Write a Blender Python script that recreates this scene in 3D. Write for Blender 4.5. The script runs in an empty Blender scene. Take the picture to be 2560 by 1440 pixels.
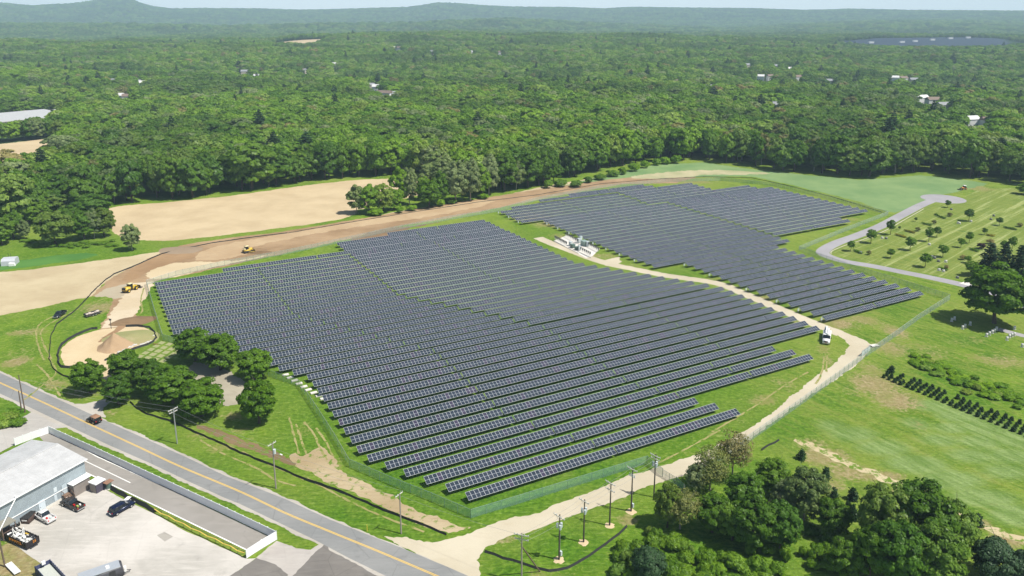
import bpy, bmesh, math, random
import numpy as np
from mathutils import Vector, Matrix, noise
random.seed(7); np.random.seed(7)
C = bpy.data.collections.new("scene"); bpy.context.scene.collection.children.link(C)
scn = bpy.context.scene
PI = math.pi

# ------------------------------------------------------------------ camera
F, H, HOR, CY = 1979.0, 100.0, 38.3, 527.7
TILT = math.atan((CY - HOR) / F)
cam = bpy.data.cameras.new("camera"); co = bpy.data.objects.new("camera", cam); C.objects.link(co)
co.location = (0, 0, H); co.rotation_euler = (PI/2 - TILT, 0, 0)
cam.sensor_width = 36; cam.lens = 36 * F / 2560; cam.shift_y = -(720 - CY) / 2560
cam.clip_start = 1; cam.clip_end = 60000
scn.camera = co

# ------------------------------------------------------------------ sky, sun, exposure
SUN_EL, SUN_AZ = math.radians(58), math.radians(-20)     # direction towards the sun, angle from +X
sd = Vector((math.cos(SUN_AZ)*math.cos(SUN_EL), math.sin(SUN_AZ)*math.cos(SUN_EL), math.sin(SUN_EL)))
w = bpy.data.worlds.new("World"); scn.world = w; w.use_nodes = True
nt = w.node_tree; bg = nt.nodes["Background"]
sky = nt.nodes.new("ShaderNodeTexSky"); sky.sky_type = 'NISHITA'; sky.sun_disc = False
sky.sun_elevation = SUN_EL; sky.sun_rotation = PI/2 - SUN_AZ; sky.air_density = 1.0; sky.dust_density = 1.5
sky.altitude = 100
bg.inputs[1].default_value = 0.075
# bright summer haze low on the horizon, by elevation only
tc = nt.nodes.new("ShaderNodeTexCoord"); sp = nt.nodes.new("ShaderNodeSeparateXYZ"); nt.links.new(tc.outputs['Generated'], sp.inputs[0])
mr = nt.nodes.new("ShaderNodeMapRange"); mr.interpolation_type='SMOOTHSTEP'; nt.links.new(sp.outputs[2], mr.inputs[0])
mr.inputs[1].default_value=.0; mr.inputs[2].default_value=.16; mr.inputs[3].default_value=1.0; mr.inputs[4].default_value=0.0
mxs = nt.nodes.new("ShaderNodeMix"); mxs.data_type='RGBA'; nt.links.new(mr.outputs[0], mxs.inputs[0]); nt.links.new(sky.outputs[0], mxs.inputs[6]); mxs.inputs[7].default_value=(15.5,16.3,16.6,1)
nt.links.new(mxs.outputs[2], bg.inputs[0])
sl = bpy.data.lights.new("sun", 'SUN'); sl.energy = 5.0; sl.angle = math.radians(0.5); sl.color = (1.0, 0.955, 0.88)
so = bpy.data.objects.new("sun", sl); C.objects.link(so); so.rotation_euler = sd.to_track_quat('Z', 'Y').to_euler()
scn.view_settings.view_transform = 'Standard'; scn.view_settings.look = 'None'
scn.view_settings.exposure = 0.38; scn.view_settings.gamma = 1
try:
    scn.cycles.max_bounces = 6; scn.cycles.volume_bounces = 0; scn.cycles.transparent_max_bounces = 12
except Exception: pass

# ------------------------------------------------------------------ where things stand
def G(x, y, z=0.0):
    dx = (x-1280)/F; dy = (CY-y)/F
    fy = math.cos(TILT)+dy*math.sin(TILT); fz = -math.sin(TILT)+dy*math.cos(TILT)
    t = (z-H)/fz
    return (dx*t, fy*t)
AZ = math.radians(60.75); EX, EY = math.sin(AZ), math.cos(AZ)          # east along the panel rows
def XY(e, n): return (e*EX - n*EY, e*EY + n*EX)
def EN(X, Y): return (X*EX + Y*EY, -X*EY + Y*EX)
def pxm(Y, Z=0): return F/(Y*math.cos(TILT) + (H-Z)*math.sin(TILT))    # photo pixels per metre at a distance

# ------------------------------------------------------------------ object helpers
def obj(name, me, mat=None, parent=None, loc=None, rz=None):
    o = bpy.data.objects.new(name, me); C.objects.link(o)
    if mat is not None and me is not None and len(me.materials) == 0:
        for m in (mat if isinstance(mat, (list, tuple)) else [mat]): me.materials.append(m)
    if parent: o.parent = parent
    if loc is not None: o.location = loc
    if rz is not None: o.rotation_euler = (0, 0, rz)
    return o
def tag(o, label, cat, group=None, kind=None):
    if label: o['label'] = label
    if cat: o['category'] = cat
    if group: o['group'] = group
    if kind: o['kind'] = kind
    return o
def thing(name, label, cat, loc=(0,0,0), rz=0, group=None):
    o = bpy.data.objects.new(name, None); C.objects.link(o); o.location = loc; o.rotation_euler = (0,0,rz)
    o.empty_display_size = .2
    return tag(o, label, cat, group)
def dup(o, loc=None, rz=None, label=None, group=None, parent=None, scale=None):
    c = o.copy(); C.objects.link(c)
    if parent: c.parent = parent
    if loc is not None: c.location = loc
    if rz is not None: c.rotation_euler = (0,0,rz)
    if scale is not None: c.scale = scale
    if label: c['label'] = label
    if group: c['group'] = group
    for ch in o.children: dup(ch, parent=c)
    return c
class MB:
    """collects primitives into one mesh"""
    def __init__(s): s.v=[]; s.f=[]; s.m=[]
    def add(s, vs, fs, mi=0):
        b=len(s.v); s.v += [tuple(v) for v in vs]; s.f += [tuple(b+i for i in f) for f in fs]; s.m += [mi]*len(fs)
    def box(s, x0,x1,y0,y1,z0,z1, mi=0, M=None):
        vs=[(x,y,z) for z in (z0,z1) for y in (y0,y1) for x in (x0,x1)]
        if M is not None: vs=[M@Vector(v) for v in vs]
        s.add(vs,[(0,2,3,1),(4,5,7,6),(0,1,5,4),(2,6,7,3),(0,4,6,2),(1,3,7,5)],mi)
    def prism(s, prof, y0, y1, mi=0, top=None, M=None):
        """side profile (x,z) extruded across y; top = profile at y1 if different"""
        n=len(prof); q=top or prof
        vs=[(x,y0,z) for x,z in prof]+[(x,y1,z) for x,z in q]
        if M is not None: vs=[M@Vector(v) for v in vs]
        s.add(vs,[tuple(range(n))[::-1],tuple(range(n,2*n))]+[(i,(i+1)%n,n+(i+1)%n,n+i) for i in range(n)],mi)
    def tube(s, a, b, r, r2=None, n=8, mi=0, cap=True):
        a=Vector(a); b=Vector(b); r2=r if r2 is None else r2
        d=(b-a).normalized(); u=d.orthogonal().normalized(); v=d.cross(u)
        vs=[]
        for p,rr in ((a,r),(b,r2)):
            for i in range(n):
                t=2*PI*i/n; vs.append(p+u*math.cos(t)*rr+v*math.sin(t)*rr)
        fs=[(i,(i+1)%n,n+(i+1)%n,n+i) for i in range(n)]
        if cap: fs+= [tuple(range(n))[::-1], tuple(range(n,2*n))]
        s.add(vs,fs,mi)
    def mesh(s, name, smooth=False):
        me=bpy.data.meshes.new(name); me.from_pydata(s.v,[],s.f)
        me.polygons.foreach_set('material_index', s.m)
        if smooth: me.polygons.foreach_set('use_smooth',[True]*len(s.f))
        bm=bmesh.new(); bm.from_mesh(me); bmesh.ops.recalc_face_normals(bm,faces=bm.faces); bm.to_mesh(me); bm.free()
        me.update(); return me
    def build(s, name, mat, parent=None, loc=None, rz=None, smooth=False):
        return obj(name, s.mesh(name, smooth), mat, parent, loc, rz)
def wirem(pts, r, n=4):
    m=MB()
    for a,b in zip(pts[:-1],pts[1:]): m.tube(a,b,r,n=n,cap=False)
    return m

# ------------------------------------------------------------------ materials
def newmat(name):
    m=bpy.data.materials.new(name); m.use_nodes=True; nt=m.node_tree
    for n in list(nt.nodes): nt.nodes.remove(n)
    out=nt.nodes.new('ShaderNodeOutputMaterial'); return m,nt,out
class N:
    """tiny node helper"""
    def __init__(s, nt): s.nt=nt
    def n(s, t, **k):
        o=s.nt.nodes.new(t)
        for a,b in k.items():
            if a.startswith('i_'): 
                key=a[2:]; key=int(key) if key.isdigit() else key
                s.set(o.inputs[key], b)
            else: setattr(o,a,b)
        return o
    def set(s, inp, v):
        if isinstance(v, bpy.types.NodeSocket): s.nt.links.new(v, inp)
        elif isinstance(v, bpy.types.Node): s.nt.links.new(v.outputs[0], inp)
        else:
            if isinstance(v,(tuple,list)) and len(v)==3 and inp.type=='RGBA': v=(*v,1)
            inp.default_value=v
    def math(s, op, a, b=None, c=None, clamp=False):
        o=s.nt.nodes.new('ShaderNodeMath'); o.operation=op; o.use_clamp=clamp
        for i,x in enumerate((a,b,c)):
            if x is not None: s.set(o.inputs[i],x)
        return o.outputs[0]
    def noise(s, vec, scale, detail=3, rough=.55, dist=0, out=0):
        o=s.nt.nodes.new('ShaderNodeTexNoise'); 
        if vec is not None: s.set(o.inputs['Vector'],vec)
        o.inputs['Scale'].default_value=scale; o.inputs['Detail'].default_value=detail; o.inputs['Roughness'].default_value=rough
        o.inputs['Distortion'].default_value=dist
        return o.outputs[out]
    def mix(s, f, a, b, typ='MIX'):
        o=s.nt.nodes.new('ShaderNodeMix'); o.data_type='RGBA'; o.blend_type=typ; o.clamp_factor=True
        s.set(o.inputs[0],f); s.set(o.inputs[6],a); s.set(o.inputs[7],b); return o.outputs[2]
    def ramp(s, f, stops, interp='LINEAR'):
        o=s.nt.nodes.new('ShaderNodeValToRGB'); s.set(o.inputs[0],f); o.color_ramp.interpolation=interp
        e=o.color_ramp.elements
        while len(e)<len(stops): e.new(.5)
        for i,(p,c) in enumerate(stops):
            e[i].position=p; e[i].color=(*c,1) if len(c)==3 else c
        return o.outputs[0]
    def smooth(s, f, a, b):
        o=s.nt.nodes.new('ShaderNodeMapRange'); o.interpolation_type='SMOOTHSTEP'
        s.set(o.inputs[0],f); o.inputs[1].default_value=a; o.inputs[2].default_value=b; return o.outputs[0]
    def mapping(s, vec, scale=(1,1,1), rot=0, loc=(0,0,0)):
        o=s.nt.nodes.new('ShaderNodeMapping'); s.set(o.inputs[0],vec); o.inputs['Scale'].default_value=scale
        o.inputs['Rotation'].default_value=(0,0,rot); o.inputs['Location'].default_value=loc; return o.outputs[0]
    def pos(s): return s.nt.nodes.new('ShaderNodeNewGeometry').outputs['Position']
    def ocoord(s): return s.nt.nodes.new('ShaderNodeTexCoord').outputs['Object']
    def bump(s, h, strength=.5, dist=.1):
        o=s.nt.nodes.new('ShaderNodeBump'); s.set(o.inputs['Height'],h); o.inputs['Strength'].default_value=strength
        o.inputs['Distance'].default_value=dist; return o.outputs[0]
    def bsdf(s, col, rough=.8, normal=None, metal=0, spec=.3, alpha=None):
        o=s.nt.nodes.new('ShaderNodeBsdfPrincipled'); s.set(o.inputs['Base Color'],col); s.set(o.inputs['Roughness'],rough)
        o.inputs['Metallic'].default_value=metal; o.inputs['Specular IOR Level'].default_value=spec
        if normal is not None: s.set(o.inputs['Normal'],normal)
        if alpha is not None: s.set(o.inputs['Alpha'],alpha)
        return o.outputs[0]
    def attr(s, name, typ='GEOMETRY'):
        o=s.nt.nodes.new('ShaderNodeAttribute'); o.attribute_name=name; o.attribute_type=typ; return o
_mc={}
def paint(name, col, rough=.5, metal=0, var=.12, scale=3.0, spec=.4):
    """a plain finish with slight wear and grime so that no surface is perfectly even"""
    if name in _mc: return _mc[name]
    m,nt,out=newmat(name); n=N(nt); p=n.ocoord()
    f=n.noise(p,scale,4,.6); g=n.noise(p,scale*7,2,.5)
    c=n.mix(n.math('MULTIPLY',f,1.0), tuple(x*(1-var) for x in col), tuple(min(1,x*(1+var)) for x in col))
    c=n.mix(n.smooth(g,.62,.8), c, tuple(x*(1-var*1.6)+.01 for x in col))
    nt.links.new(n.bsdf(c, n.math('ADD',n.math('MULTIPLY',g,.15),rough-.07), metal=metal, spec=spec), out.inputs[0])
    _mc[name]=m; return m
def glassy(name, col=(.015,.02,.025)):
    if name in _mc: return _mc[name]
    m,nt,out=newmat(name); n=N(nt)
    nt.links.new(n.bsdf(col,.06,spec=.6),out.inputs[0]); _mc[name]=m; return m

WHITE=paint('white_paint',(.78,.78,.76),.4); GALV=paint('galvanised_steel',(.45,.47,.48),.45,.6)
WOOD=paint('weathered_wood',(.13,.095,.07),.85,scale=6); GREYWOOD=paint('grey_wood',(.27,.24,.21),.85,scale=5)
NEWWOOD=paint('treated_pole_wood',(.075,.062,.05),.8,scale=5)
BLACK=paint('black_rubber',(.02,.02,.02),.75); DARKSTEEL=paint('dark_steel',(.05,.05,.055),.5,.3)
CHROME=paint('bright_trim',(.55,.56,.57),.3,.7); GLASS=glassy('dark_glass'); RED=paint('red_lens',(.5,.02,.02),.3)
INSUL=paint('grey_insulator',(.55,.58,.6),.35); LAMPG=paint('lamp_glass',(.7,.7,.66),.2)
CABG=paint('cabinet_green',(.10,.16,.13),.5); CABW=paint('cabinet_grey',(.48,.54,.54),.45)
CONC=paint('pale_concrete',(.62,.59,.53),.9,scale=2)

# ---- ground: grass of many shades, with straw and bare patches where the sheet's own marks say so
def ground_mat():
    m,nt,out=newmat('grassland'); n=N(nt); p=n.pos()
    big=n.noise(p,.018,4,.55); mid=n.noise(p,.11,4,.6); fine=n.noise(p,.9,5,.65)
    streak=n.noise(n.mapping(p,(.5,2.6,1),math.radians(-22)),.75,4,.6,.6)
    dry=n.attr('dry').outputs['Fac']; lush=n.attr('lush').outputs['Fac']; pale=n.attr('pale').outputs['Fac']; mow=n.attr('mow').outputs['Fac']
    far=n.attr('far').outputs['Fac']
    base=n.mix(n.smooth(mid,.3,.7),(.072,.160,.008),(.150,.245,.018))
    base=n.mix(n.math('MULTIPLY',n.smooth(big,.4,.65),.55),base,(.225,.270,.050))
    base=n.mix(n.math('MULTIPLY',n.smooth(fine,.48,.70),.65),base,(.26,.31,.065))
    base=n.mix(n.math('MULTIPLY',n.smooth(streak,.56,.72),.55),base,(.30,.35,.09))
    base=n.mix(n.math('MULTIPLY',n.smooth(streak,.46,.30),.6),base,(.045,.100,.008))
    lushc=n.mix(n.smooth(fine,.35,.65),(.035,.112,.005),(.098,.210,.012))
    lushc=n.mix(n.math('MULTIPLY',n.smooth(streak,.55,.75),.7),lushc,(.19,.31,.06))
    base=n.mix(n.math('MULTIPLY',lush,n.smooth(mid,.2,.5)),base,lushc)
    # mown stripes
    sep=n.n('ShaderNodeSeparateXYZ',i_0=p)
    along=n.math('ADD',n.math('MULTIPLY',sep.outputs[0],math.cos(MOW)),n.math('MULTIPLY',sep.outputs[1],math.sin(MOW)))
    cr=n.math('ADD',n.math('MULTIPLY',sep.outputs[0],-math.sin(MOW)),n.math('MULTIPLY',sep.outputs[1],math.cos(MOW)))
    sv=n.n('ShaderNodeCombineXYZ',i_0=n.math('MULTIPLY',along,.012),i_1=n.math('MULTIPLY',cr,.33),i_2=0.0)
    s1=n.noise(sv.outputs[0],1.0,5,.75)
    mc=n.mix(n.smooth(s1,.50,.64),(.160,.215,.038),(.33,.37,.14)); mc=n.mix(n.math('MULTIPLY',n.smooth(s1,.46,.36),.7),mc,(.110,.170,.028))
    mc=n.mix(n.math('MULTIPLY',n.smooth(fine,.5,.8),.3),mc,(.2,.26,.07))
    base=n.mix(mow,base,mc)
    # silvery rye swaths
    sa=math.atan2(G(2550,1290)[1]-G(2080,1065)[1],G(2550,1290)[0]-G(2080,1065)[0])
    al=n.math('ADD',n.math('MULTIPLY',sep.outputs[0],math.cos(sa)),n.math('MULTIPLY',sep.outputs[1],math.sin(sa))); cc_=n.math('ADD',n.math('MULTIPLY',sep.outputs[0],-math.sin(sa)),n.math('MULTIPLY',sep.outputs[1],math.cos(sa)))
    sv2=n.n('ShaderNodeCombineXYZ',i_0=n.math('MULTIPLY',al,.10),i_1=n.math('MULTIPLY',cc_,.5),i_2=0.0); st2=n.noise(sv2.outputs[0],1.0,6,.7,.5)
    base=n.mix(n.math('MULTIPLY',n.math('MULTIPLY',n.smooth(st2,.45,.65),.5),n.smooth(sep.outputs[0],40,90)),base,(.24,.26,.06))
    base=n.mix(n.math('MULTIPLY',n.math('MULTIPLY',n.smooth(st2,.46,.32),.6),n.smooth(sep.outputs[0],40,90)),base,(.05,.12,.012))
    pc=n.mix(n.smooth(st2,.35,.65),(.12,.20,.04),(.23,.31,.105))
    base=n.mix(n.smooth(n.math('ADD',pale,n.math('MULTIPLY',n.math('SUBTRACT',mid,.5),.5)),.2,.9),base,pc)
    # dry patches
    dn=n.math('ADD',n.math('SUBTRACT',n.math('ADD',dry,.13),n.math('MULTIPLY',lush,.2)),n.math('ADD',n.math('MULTIPLY',n.math('SUBTRACT',mid,.5),1.1),n.math('MULTIPLY',n.math('SUBTRACT',fine,.5),.9)))
    dc=n.mix(n.smooth(fine,.4,.7),(.27,.21,.10),(.36,.31,.16)); dc=n.mix(n.smooth(mid,.42,.68),dc,(.21,.22,.06))
    base=n.mix(n.smooth(dn,.46,.80),base,dc)
    # far woodland floor and the distant hills' canopy
    v=n.n('ShaderNodeTexVoronoi'); v.inputs['Scale'].default_value=.06; nt.links.new(p,v.inputs['Vector'])
    fc=n.mix(n.noise(p,.004,4,.6),(.035,.075,.018),(.075,.12,.035)); fc=n.mix(n.smooth(v.outputs['Distance'],.1,.7),fc,(.018,.04,.012))
    fc=n.mix(n.math('MULTIPLY',n.smooth(n.noise(p,.0012,3,.5),.5,.7),.5),fc,(.03,.07,.03))
    base=n.mix(far,base,fc)
    clump=n.math('ADD',n.math('MULTIPLY',streak,1.2),n.math('MULTIPLY',fine,.9))
    nt.links.new(n.bsdf(base,.95,n.bump(clump,.9,.45),spec=.1),out.inputs[0]); return m
a0=G(2166,637); a1=G(2425,521); MOW=math.atan2(a1[1]-a0[1],a1[0]-a0[0])

def soil_mat(name, c1, c2, c3, rot=0, stretch=8, amt=.5, fine=1.2, bmp=.3, grass=0):
    m,nt,out=newmat(name); n=N(nt); p=n.pos()
    s=n.noise(n.mapping(p,(1,stretch,1),rot),.2,6,.7,.4); b=n.noise(p,.05,4,.6); f=n.noise(p,fine,4,.7)
    c=n.mix(n.smooth(b,.3,.7),c1,c2); c=n.mix(n.math('MULTIPLY',n.smooth(s,.5,.75),amt),c,c3)
    c=n.mix(n.math('MULTIPLY',n.smooth(f,.55,.8),.35),c,tuple(x*.75 for x in c1))
    if grass: g=n.noise(p,.45,5,.7); c=n.mix(n.smooth(g,.62-grass*.4,.72-grass*.4),c,n.mix(f,(.06,.13,.01),(.17,.25,.03)))
    nt.links.new(n.bsdf(c,.95,n.bump(n.math('ADD',s,f),bmp,.12),spec=.1),out.inputs[0]); return m
def asphalt_mat(name, c1, c2, crack=.25):
    m,nt,out=newmat(name); n=N(nt); p=n.pos()
    b=n.noise(p,.06,4,.6); f=n.noise(p,2.5,4,.7); s=n.noise(n.mapping(p,(.35,2.5,1),math.radians(-32)),.5,3,.6)
    c=n.mix(n.smooth(b,.3,.7),c1,c2); c=n.mix(n.math('MULTIPLY',n.smooth(s,.45,.75),.4),c,tuple(x*1.15 for x in c2))
    c=n.mix(n.math('MULTIPLY',n.smooth(f,.5,.8),.25),c,tuple(x*.7 for x in c1))
    c=n.mix(n.math('MULTIPLY',n.smooth(n.noise(p,.22,5,.65),.56,.70),.30),c,tuple(x*.6 for x in c1)); c=n.mix(n.math('MULTIPLY',n.smooth(n.noise(p,1.1,3,.6),.66,.74),.4),c,tuple(x*.5 for x in c1))
    v=n.n('ShaderNodeTexVoronoi',feature='DISTANCE_TO_EDGE'); v.inputs['Scale'].default_value=.14
    nt.links.new(n.mix(.12,p,n.noise(p,.4,4,.6,0,1)),v.inputs['Vector'])
    ck=n.math('MULTIPLY',n.smooth(v.outputs['Distance'],.012,.003),crack)
    c=n.mix(ck,c,tuple(x*.45 for x in c1))
    nt.links.new(n.bsdf(c,.88,n.bump(f,.2,.03),spec=.2),out.inputs[0]); return m

# ------------------------------------------------------------------ terrain
SKYL=[(-600,14),(-200,5),(0,8),(80,13),(150,10),(187,8),(244,2),(290,-3),(330,-2),(350,6),(380,13),(430,18),(531,17),(650,18),(750,20),(870,18),(1019,14),(1060,9),(1097,4),(1140,6),(1200,10),(1269,13),(1425,14),(1503,17),(1581,14),(1700,15),(1900,17),(2012,20),(2125,18),(2275,21),(2560,23),(3200,20)]
sx=np.array([q[0] for q in SKYL],float); sy=np.array([q[1] for q in SKYL],float)
_ph=np.random.RandomState(3).uniform(0,6.28,(14,)); _dr=np.random.RandomState(4).uniform(0,6.28,(14,))
def undul(x,y):
    r=0
    for i in range(14):
        wl=230*1.32**i*.8; r=r+math.sin(0)*0+np.sin((x*np.cos(_dr[i])+y*np.sin(_dr[i]))*6.283/wl+_ph[i])*(1.0+.28*i)
    return r
def sst(t): t=np.clip(t,0,1); return t*t*(3-2*t)
def terrain(x,y):
    x=np.asarray(x,float); y=np.asarray(y,float)
    d=np.hypot(x,y); a=np.arctan2(x,np.maximum(y,1))
    px=1280+F*np.tan(a)/math.cos(TILT)
    R=9000.
    top=(100+(HOR-np.interp(px,sx,sy))/F*R*1.03)-46
    z=undul(x,y)*1.1*sst((d-650)/900)
    # low ridge in the middle distance, higher ground to the right
    z=z+16*np.exp(-((y-2600)/420)**2)*sst((px-500)/400)*sst((2050-px)/500)
    z=z+40*sst((y-3600)/1500)*sst((px-1750)/500)*sst((7500-y)/1500)
    W_=np.exp(-((px-2330)/300)**4)*sst((y-1900)/300)*sst((3300-y)/500); z=z*(1-W_)+W_*(3+21*sst((y-2250)/520))
    hillmask=sst((d-6000)/2700); z=z+(50+9*np.sin(a*7+1))*np.exp(-((d-5300-500*np.sin(a*5))/620)**2)*sst((d-4200)/700)*sst((1750-px)/500)
    z=z*(1-hillmask*.8)+top*(hillmask**1.5)*sst((16000-d)/5000)
    # foothill folds
    z=z+hillmask*sst((8200-d)/1500)*(np.sin(a*38+d/700)*9+np.sin(a*90+d/350)*5)
    return z
def tz(x,y): return float(terrain(x,y))

# marks on the ground: (pixel x, pixel y, half width px, half height px, amount)
DRY=[(60,830,60,14,.6),(250,770,60,22,.7),(60,880,70,30,.45),(130,960,60,30,.6),(200,985,60,22,.55),(40,905,40,16,.8),(330,600,40,6,.4),(1330,540,60,18,.75),(1380,560,60,14,.7),(1500,640,60,12,.6),
 (1400,590,50,10,.6),(1570,665,50,8,.55),(1750,700,100,10,.55),(1900,745,60,14,.6),(1960,780,40,12,.6),(2010,805,40,12,.65),(2100,810,60,18,.75),(2160,800,60,20,.6),(2210,810,40,14,.5),(2240,830,40,20,.7),(2230,870,70,30,.6),(2180,920,50,25,.55),(2330,880,90,30,.5),(2420,850,90,22,.55),(2500,900,90,30,.55),
 (1950,960,60,25,.55),(1900,1000,60,20,.6),(2050,880,30,12,.5),(2000,920,30,12,.4),(1930,820,60,8,.4),(2180,960,90,35,.75),(2240,1000,70,35,.8),(2130,975,60,30,.5),(2280,1060,60,25,.4),
 (2020,1110,70,22,.75),(2060,1140,80,30,.8),(2120,1180,80,35,.7),(2080,1215,60,25,.6),(2200,1190,70,14,.9),(2280,1230,70,14,.9),(2350,1270,60,16,.9),(2430,1310,60,16,.9),(2520,1350,60,18,.9),(2540,1400,40,30,.6),(2100,1270,50,20,.5),(2480,1260,30,10,.4),
 (1260,1350,60,20,.6),(1320,1320,60,14,.55),(1420,1440,60,22,.6),(1340,1440,50,25,.5),(1540,1240,60,20,.5),(1570,1300,40,20,.7),(1520,1390,40,30,.4),(1700,1130,60,14,.45),(1620,1170,80,12,.4),(1800,1080,60,20,.5),(1860,1060,40,20,.6),
 (700,1100,60,30,.4),(770,1070,40,40,.5),(620,1100,60,20,.4),(830,1160,40,30,.5),(560,1120,70,20,.5),(660,1165,60,20,.4),(500,1090,50,20,.45),(600,1075,60,12,.5),(1050,1310,60,14,.5),(930,1235,60,10,.4),
 (270,1035,30,14,.7),(300,1050,20,8,.5),(580,1040,50,20,.6),(640,1000,20,30,.5),(2440,470,60,10,.6),(2540,480,40,10,.4),(2100,545,80,18,.45),(1740,455,90,6,.55),(1600,470,50,4,.5),
 (40,1380,60,45,1.1),(80,1420,70,30,1.1),(120,1440,50,20,.9),(20,1420,40,30,1.0),(850,1300,20,6,.5),(2060,870,18,14,.55),(2070,900,20,20,.6)]
LUSH=[(1000,1290,160,60,.8),(1250,1240,200,60,1),(1500,1180,150,50,1),(1020,1180,140,80,1),(1300,1080,300,120,1),(1500,900,400,150,.9),(800,1050,100,100,.7),(950,850,400,120,.8),(1900,1180,60,40,.7),(1980,1070,120,50,.9),(2080,1010,90,40,.7),(1430,1370,120,50,1),(1300,1400,80,30,.7),(1280,1430,60,30,.9),(350,750,50,70,.7),(300,1110,150,40,.8),(450,1180,200,50,.8),(600,1260,100,30,.8),(750,1300,80,30,.8),(860,1290,140,50,.9),(1000,1350,60,25,1),
 (40,1030,50,50,1),(2250,770,90,40,.7),(2420,850,80,20,.9),(2150,840,40,20,.4),(1330,700,300,60,.6),(1700,690,80,20,.8),(1350,590,60,25,.6),(200,620,200,30,.6),(2400,1250,160,50,.4),(1800,1380,300,90,.8),(2080,1330,60,40,.7),(2360,940,90,30,.8),(2450,990,100,30,.8),(2200,1080,60,25,.6),(2560,1160,90,40,.4)]
PALE=[(2330,1015,50,16,1.1),(2400,1040,60,18,1.2),(2470,1070,70,20,1.2),(2550,1100,70,22,1.2),(2380,1070,50,15,1),(2450,1105,60,18,1.1),(2530,1140,70,22,1.1),
 (2080,1065,40,18,.9),(2130,1085,60,20,1.1),(2210,1120,70,22,1.1),(2290,1160,80,24,1.2),(2380,1200,80,24,1.2),(2460,1245,80,24,1.2),(2550,1290,80,28,1.2),(2290,1060,40,18,.9),(2350,1100,60,18,.9),(2430,1140,70,20,1),(2520,1180,70,22,1)]
CEM=[(2090,640),(2068,628),(2110,600),(2200,575),(2318,512),(2400,505),(2430,480),(2480,470),(2700,470),(2700,720),(2420,702),(2260,675),(2150,655)]
def marks(X,Y,L):
    r=np.zeros_like(X)
    for (px,py,rx,ry,a) in L:
        gx,gy=G(px,py); 
        wx=rx/pxm(gy); y1=G(px,py-ry)[1]; wy=abs(y1-gy)
        r=np.maximum(r,a*np.exp(-(((X-gx)/wx)**2+((Y-gy)/wy)**2)*.8))
    return r
def inpoly(X,Y,P):
    ins=np.zeros(X.shape,bool); n=len(P)
    for i in range(n):
        x1,y1=P[i]; x2,y2=P[(i+1)%n]
        if y1==y2: continue
        c=((y1>Y)!=(y2>Y))&(X<(x2-x1)*(Y-y1)/(y2-y1)+x1); ins^=c
    return ins
a0=G(2166,637); a1=G(2425,521); MOW=math.atan2(a1[1]-a0[1],a1[0]-a0[0])
def axis(segs):
    r=[]
    for a,b,s in segs:
        k=max(1,int(round((b-a)/s))); r+=list(np.linspace(a,b,k,endpoint=False))
    r.append(segs[-1][1]); return np.array(r)
xs=axis([(-16000,-5000,700),(-5000,-2000,150),(-2000,-600,60),(-600,-220,14),(-220,-130,3),(-130,140,1.5),(140,380,2.5),(380,700,14),(700,2200,60),(2200,5000,150),(5000,16000,700)])
ys=axis([(-300,90,20),(90,260,1.5),(260,520,2.5),(520,900,14),(900,2500,45),(2500,5000,80),(5000,11000,120),(11000,18000,700)])
XX,YY=np.meshgrid(xs,ys)
ZZ=terrain(XX,YY)
nx,ny=len(xs),len(ys)
V=np.stack([XX.ravel(),YY.ravel(),ZZ.ravel()],1)
ii=np.arange((nx-1)*(ny-1)); r=ii//(nx-1); c=ii%(nx-1); b=r*nx+c
Fq=np.stack([b,b+1,b+nx+1,b+nx],1)
def fastmesh(name,V,Fq,smooth=False):
    me=bpy.data.meshes.new(name); k=Fq.shape[1]
    me.vertices.add(len(V)); me.vertices.foreach_set('co',V.astype(np.float32).ravel())
    me.loops.add(Fq.size); me.loops.foreach_set('vertex_index',Fq.astype(np.int32).ravel())
    me.polygons.add(len(Fq)); me.polygons.foreach_set('loop_start',np.arange(0,Fq.size,k,dtype=np.int32))
    me.polygons.foreach_set('use_smooth',np.full(len(Fq),smooth)); me.update(calc_edges=True); return me
gme=fastmesh('ground',V,Fq,True)
def vattr(me,name,arr):
    a=me.attributes.new(name,'FLOAT','POINT'); a.data.foreach_set('value',np.asarray(arr,np.float32).ravel())
near=(YY<700)&(np.abs(XX)<500)
vattr(gme,'dry',np.where(near,marks(XX,YY,DRY),0)); vattr(gme,'lush',np.where(near,marks(XX,YY,LUSH),0)); vattr(gme,'pale',np.where(near,marks(XX,YY,PALE),0))
vattr(gme,'mow',inpoly(XX,YY,[G(*q) for q in CEM]).astype(float))
vattr(gme,'far',sst((np.hypot(XX,YY)-560)/120))
ground=obj('ground',gme,ground_mat()); ground['kind']='structure'

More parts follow.
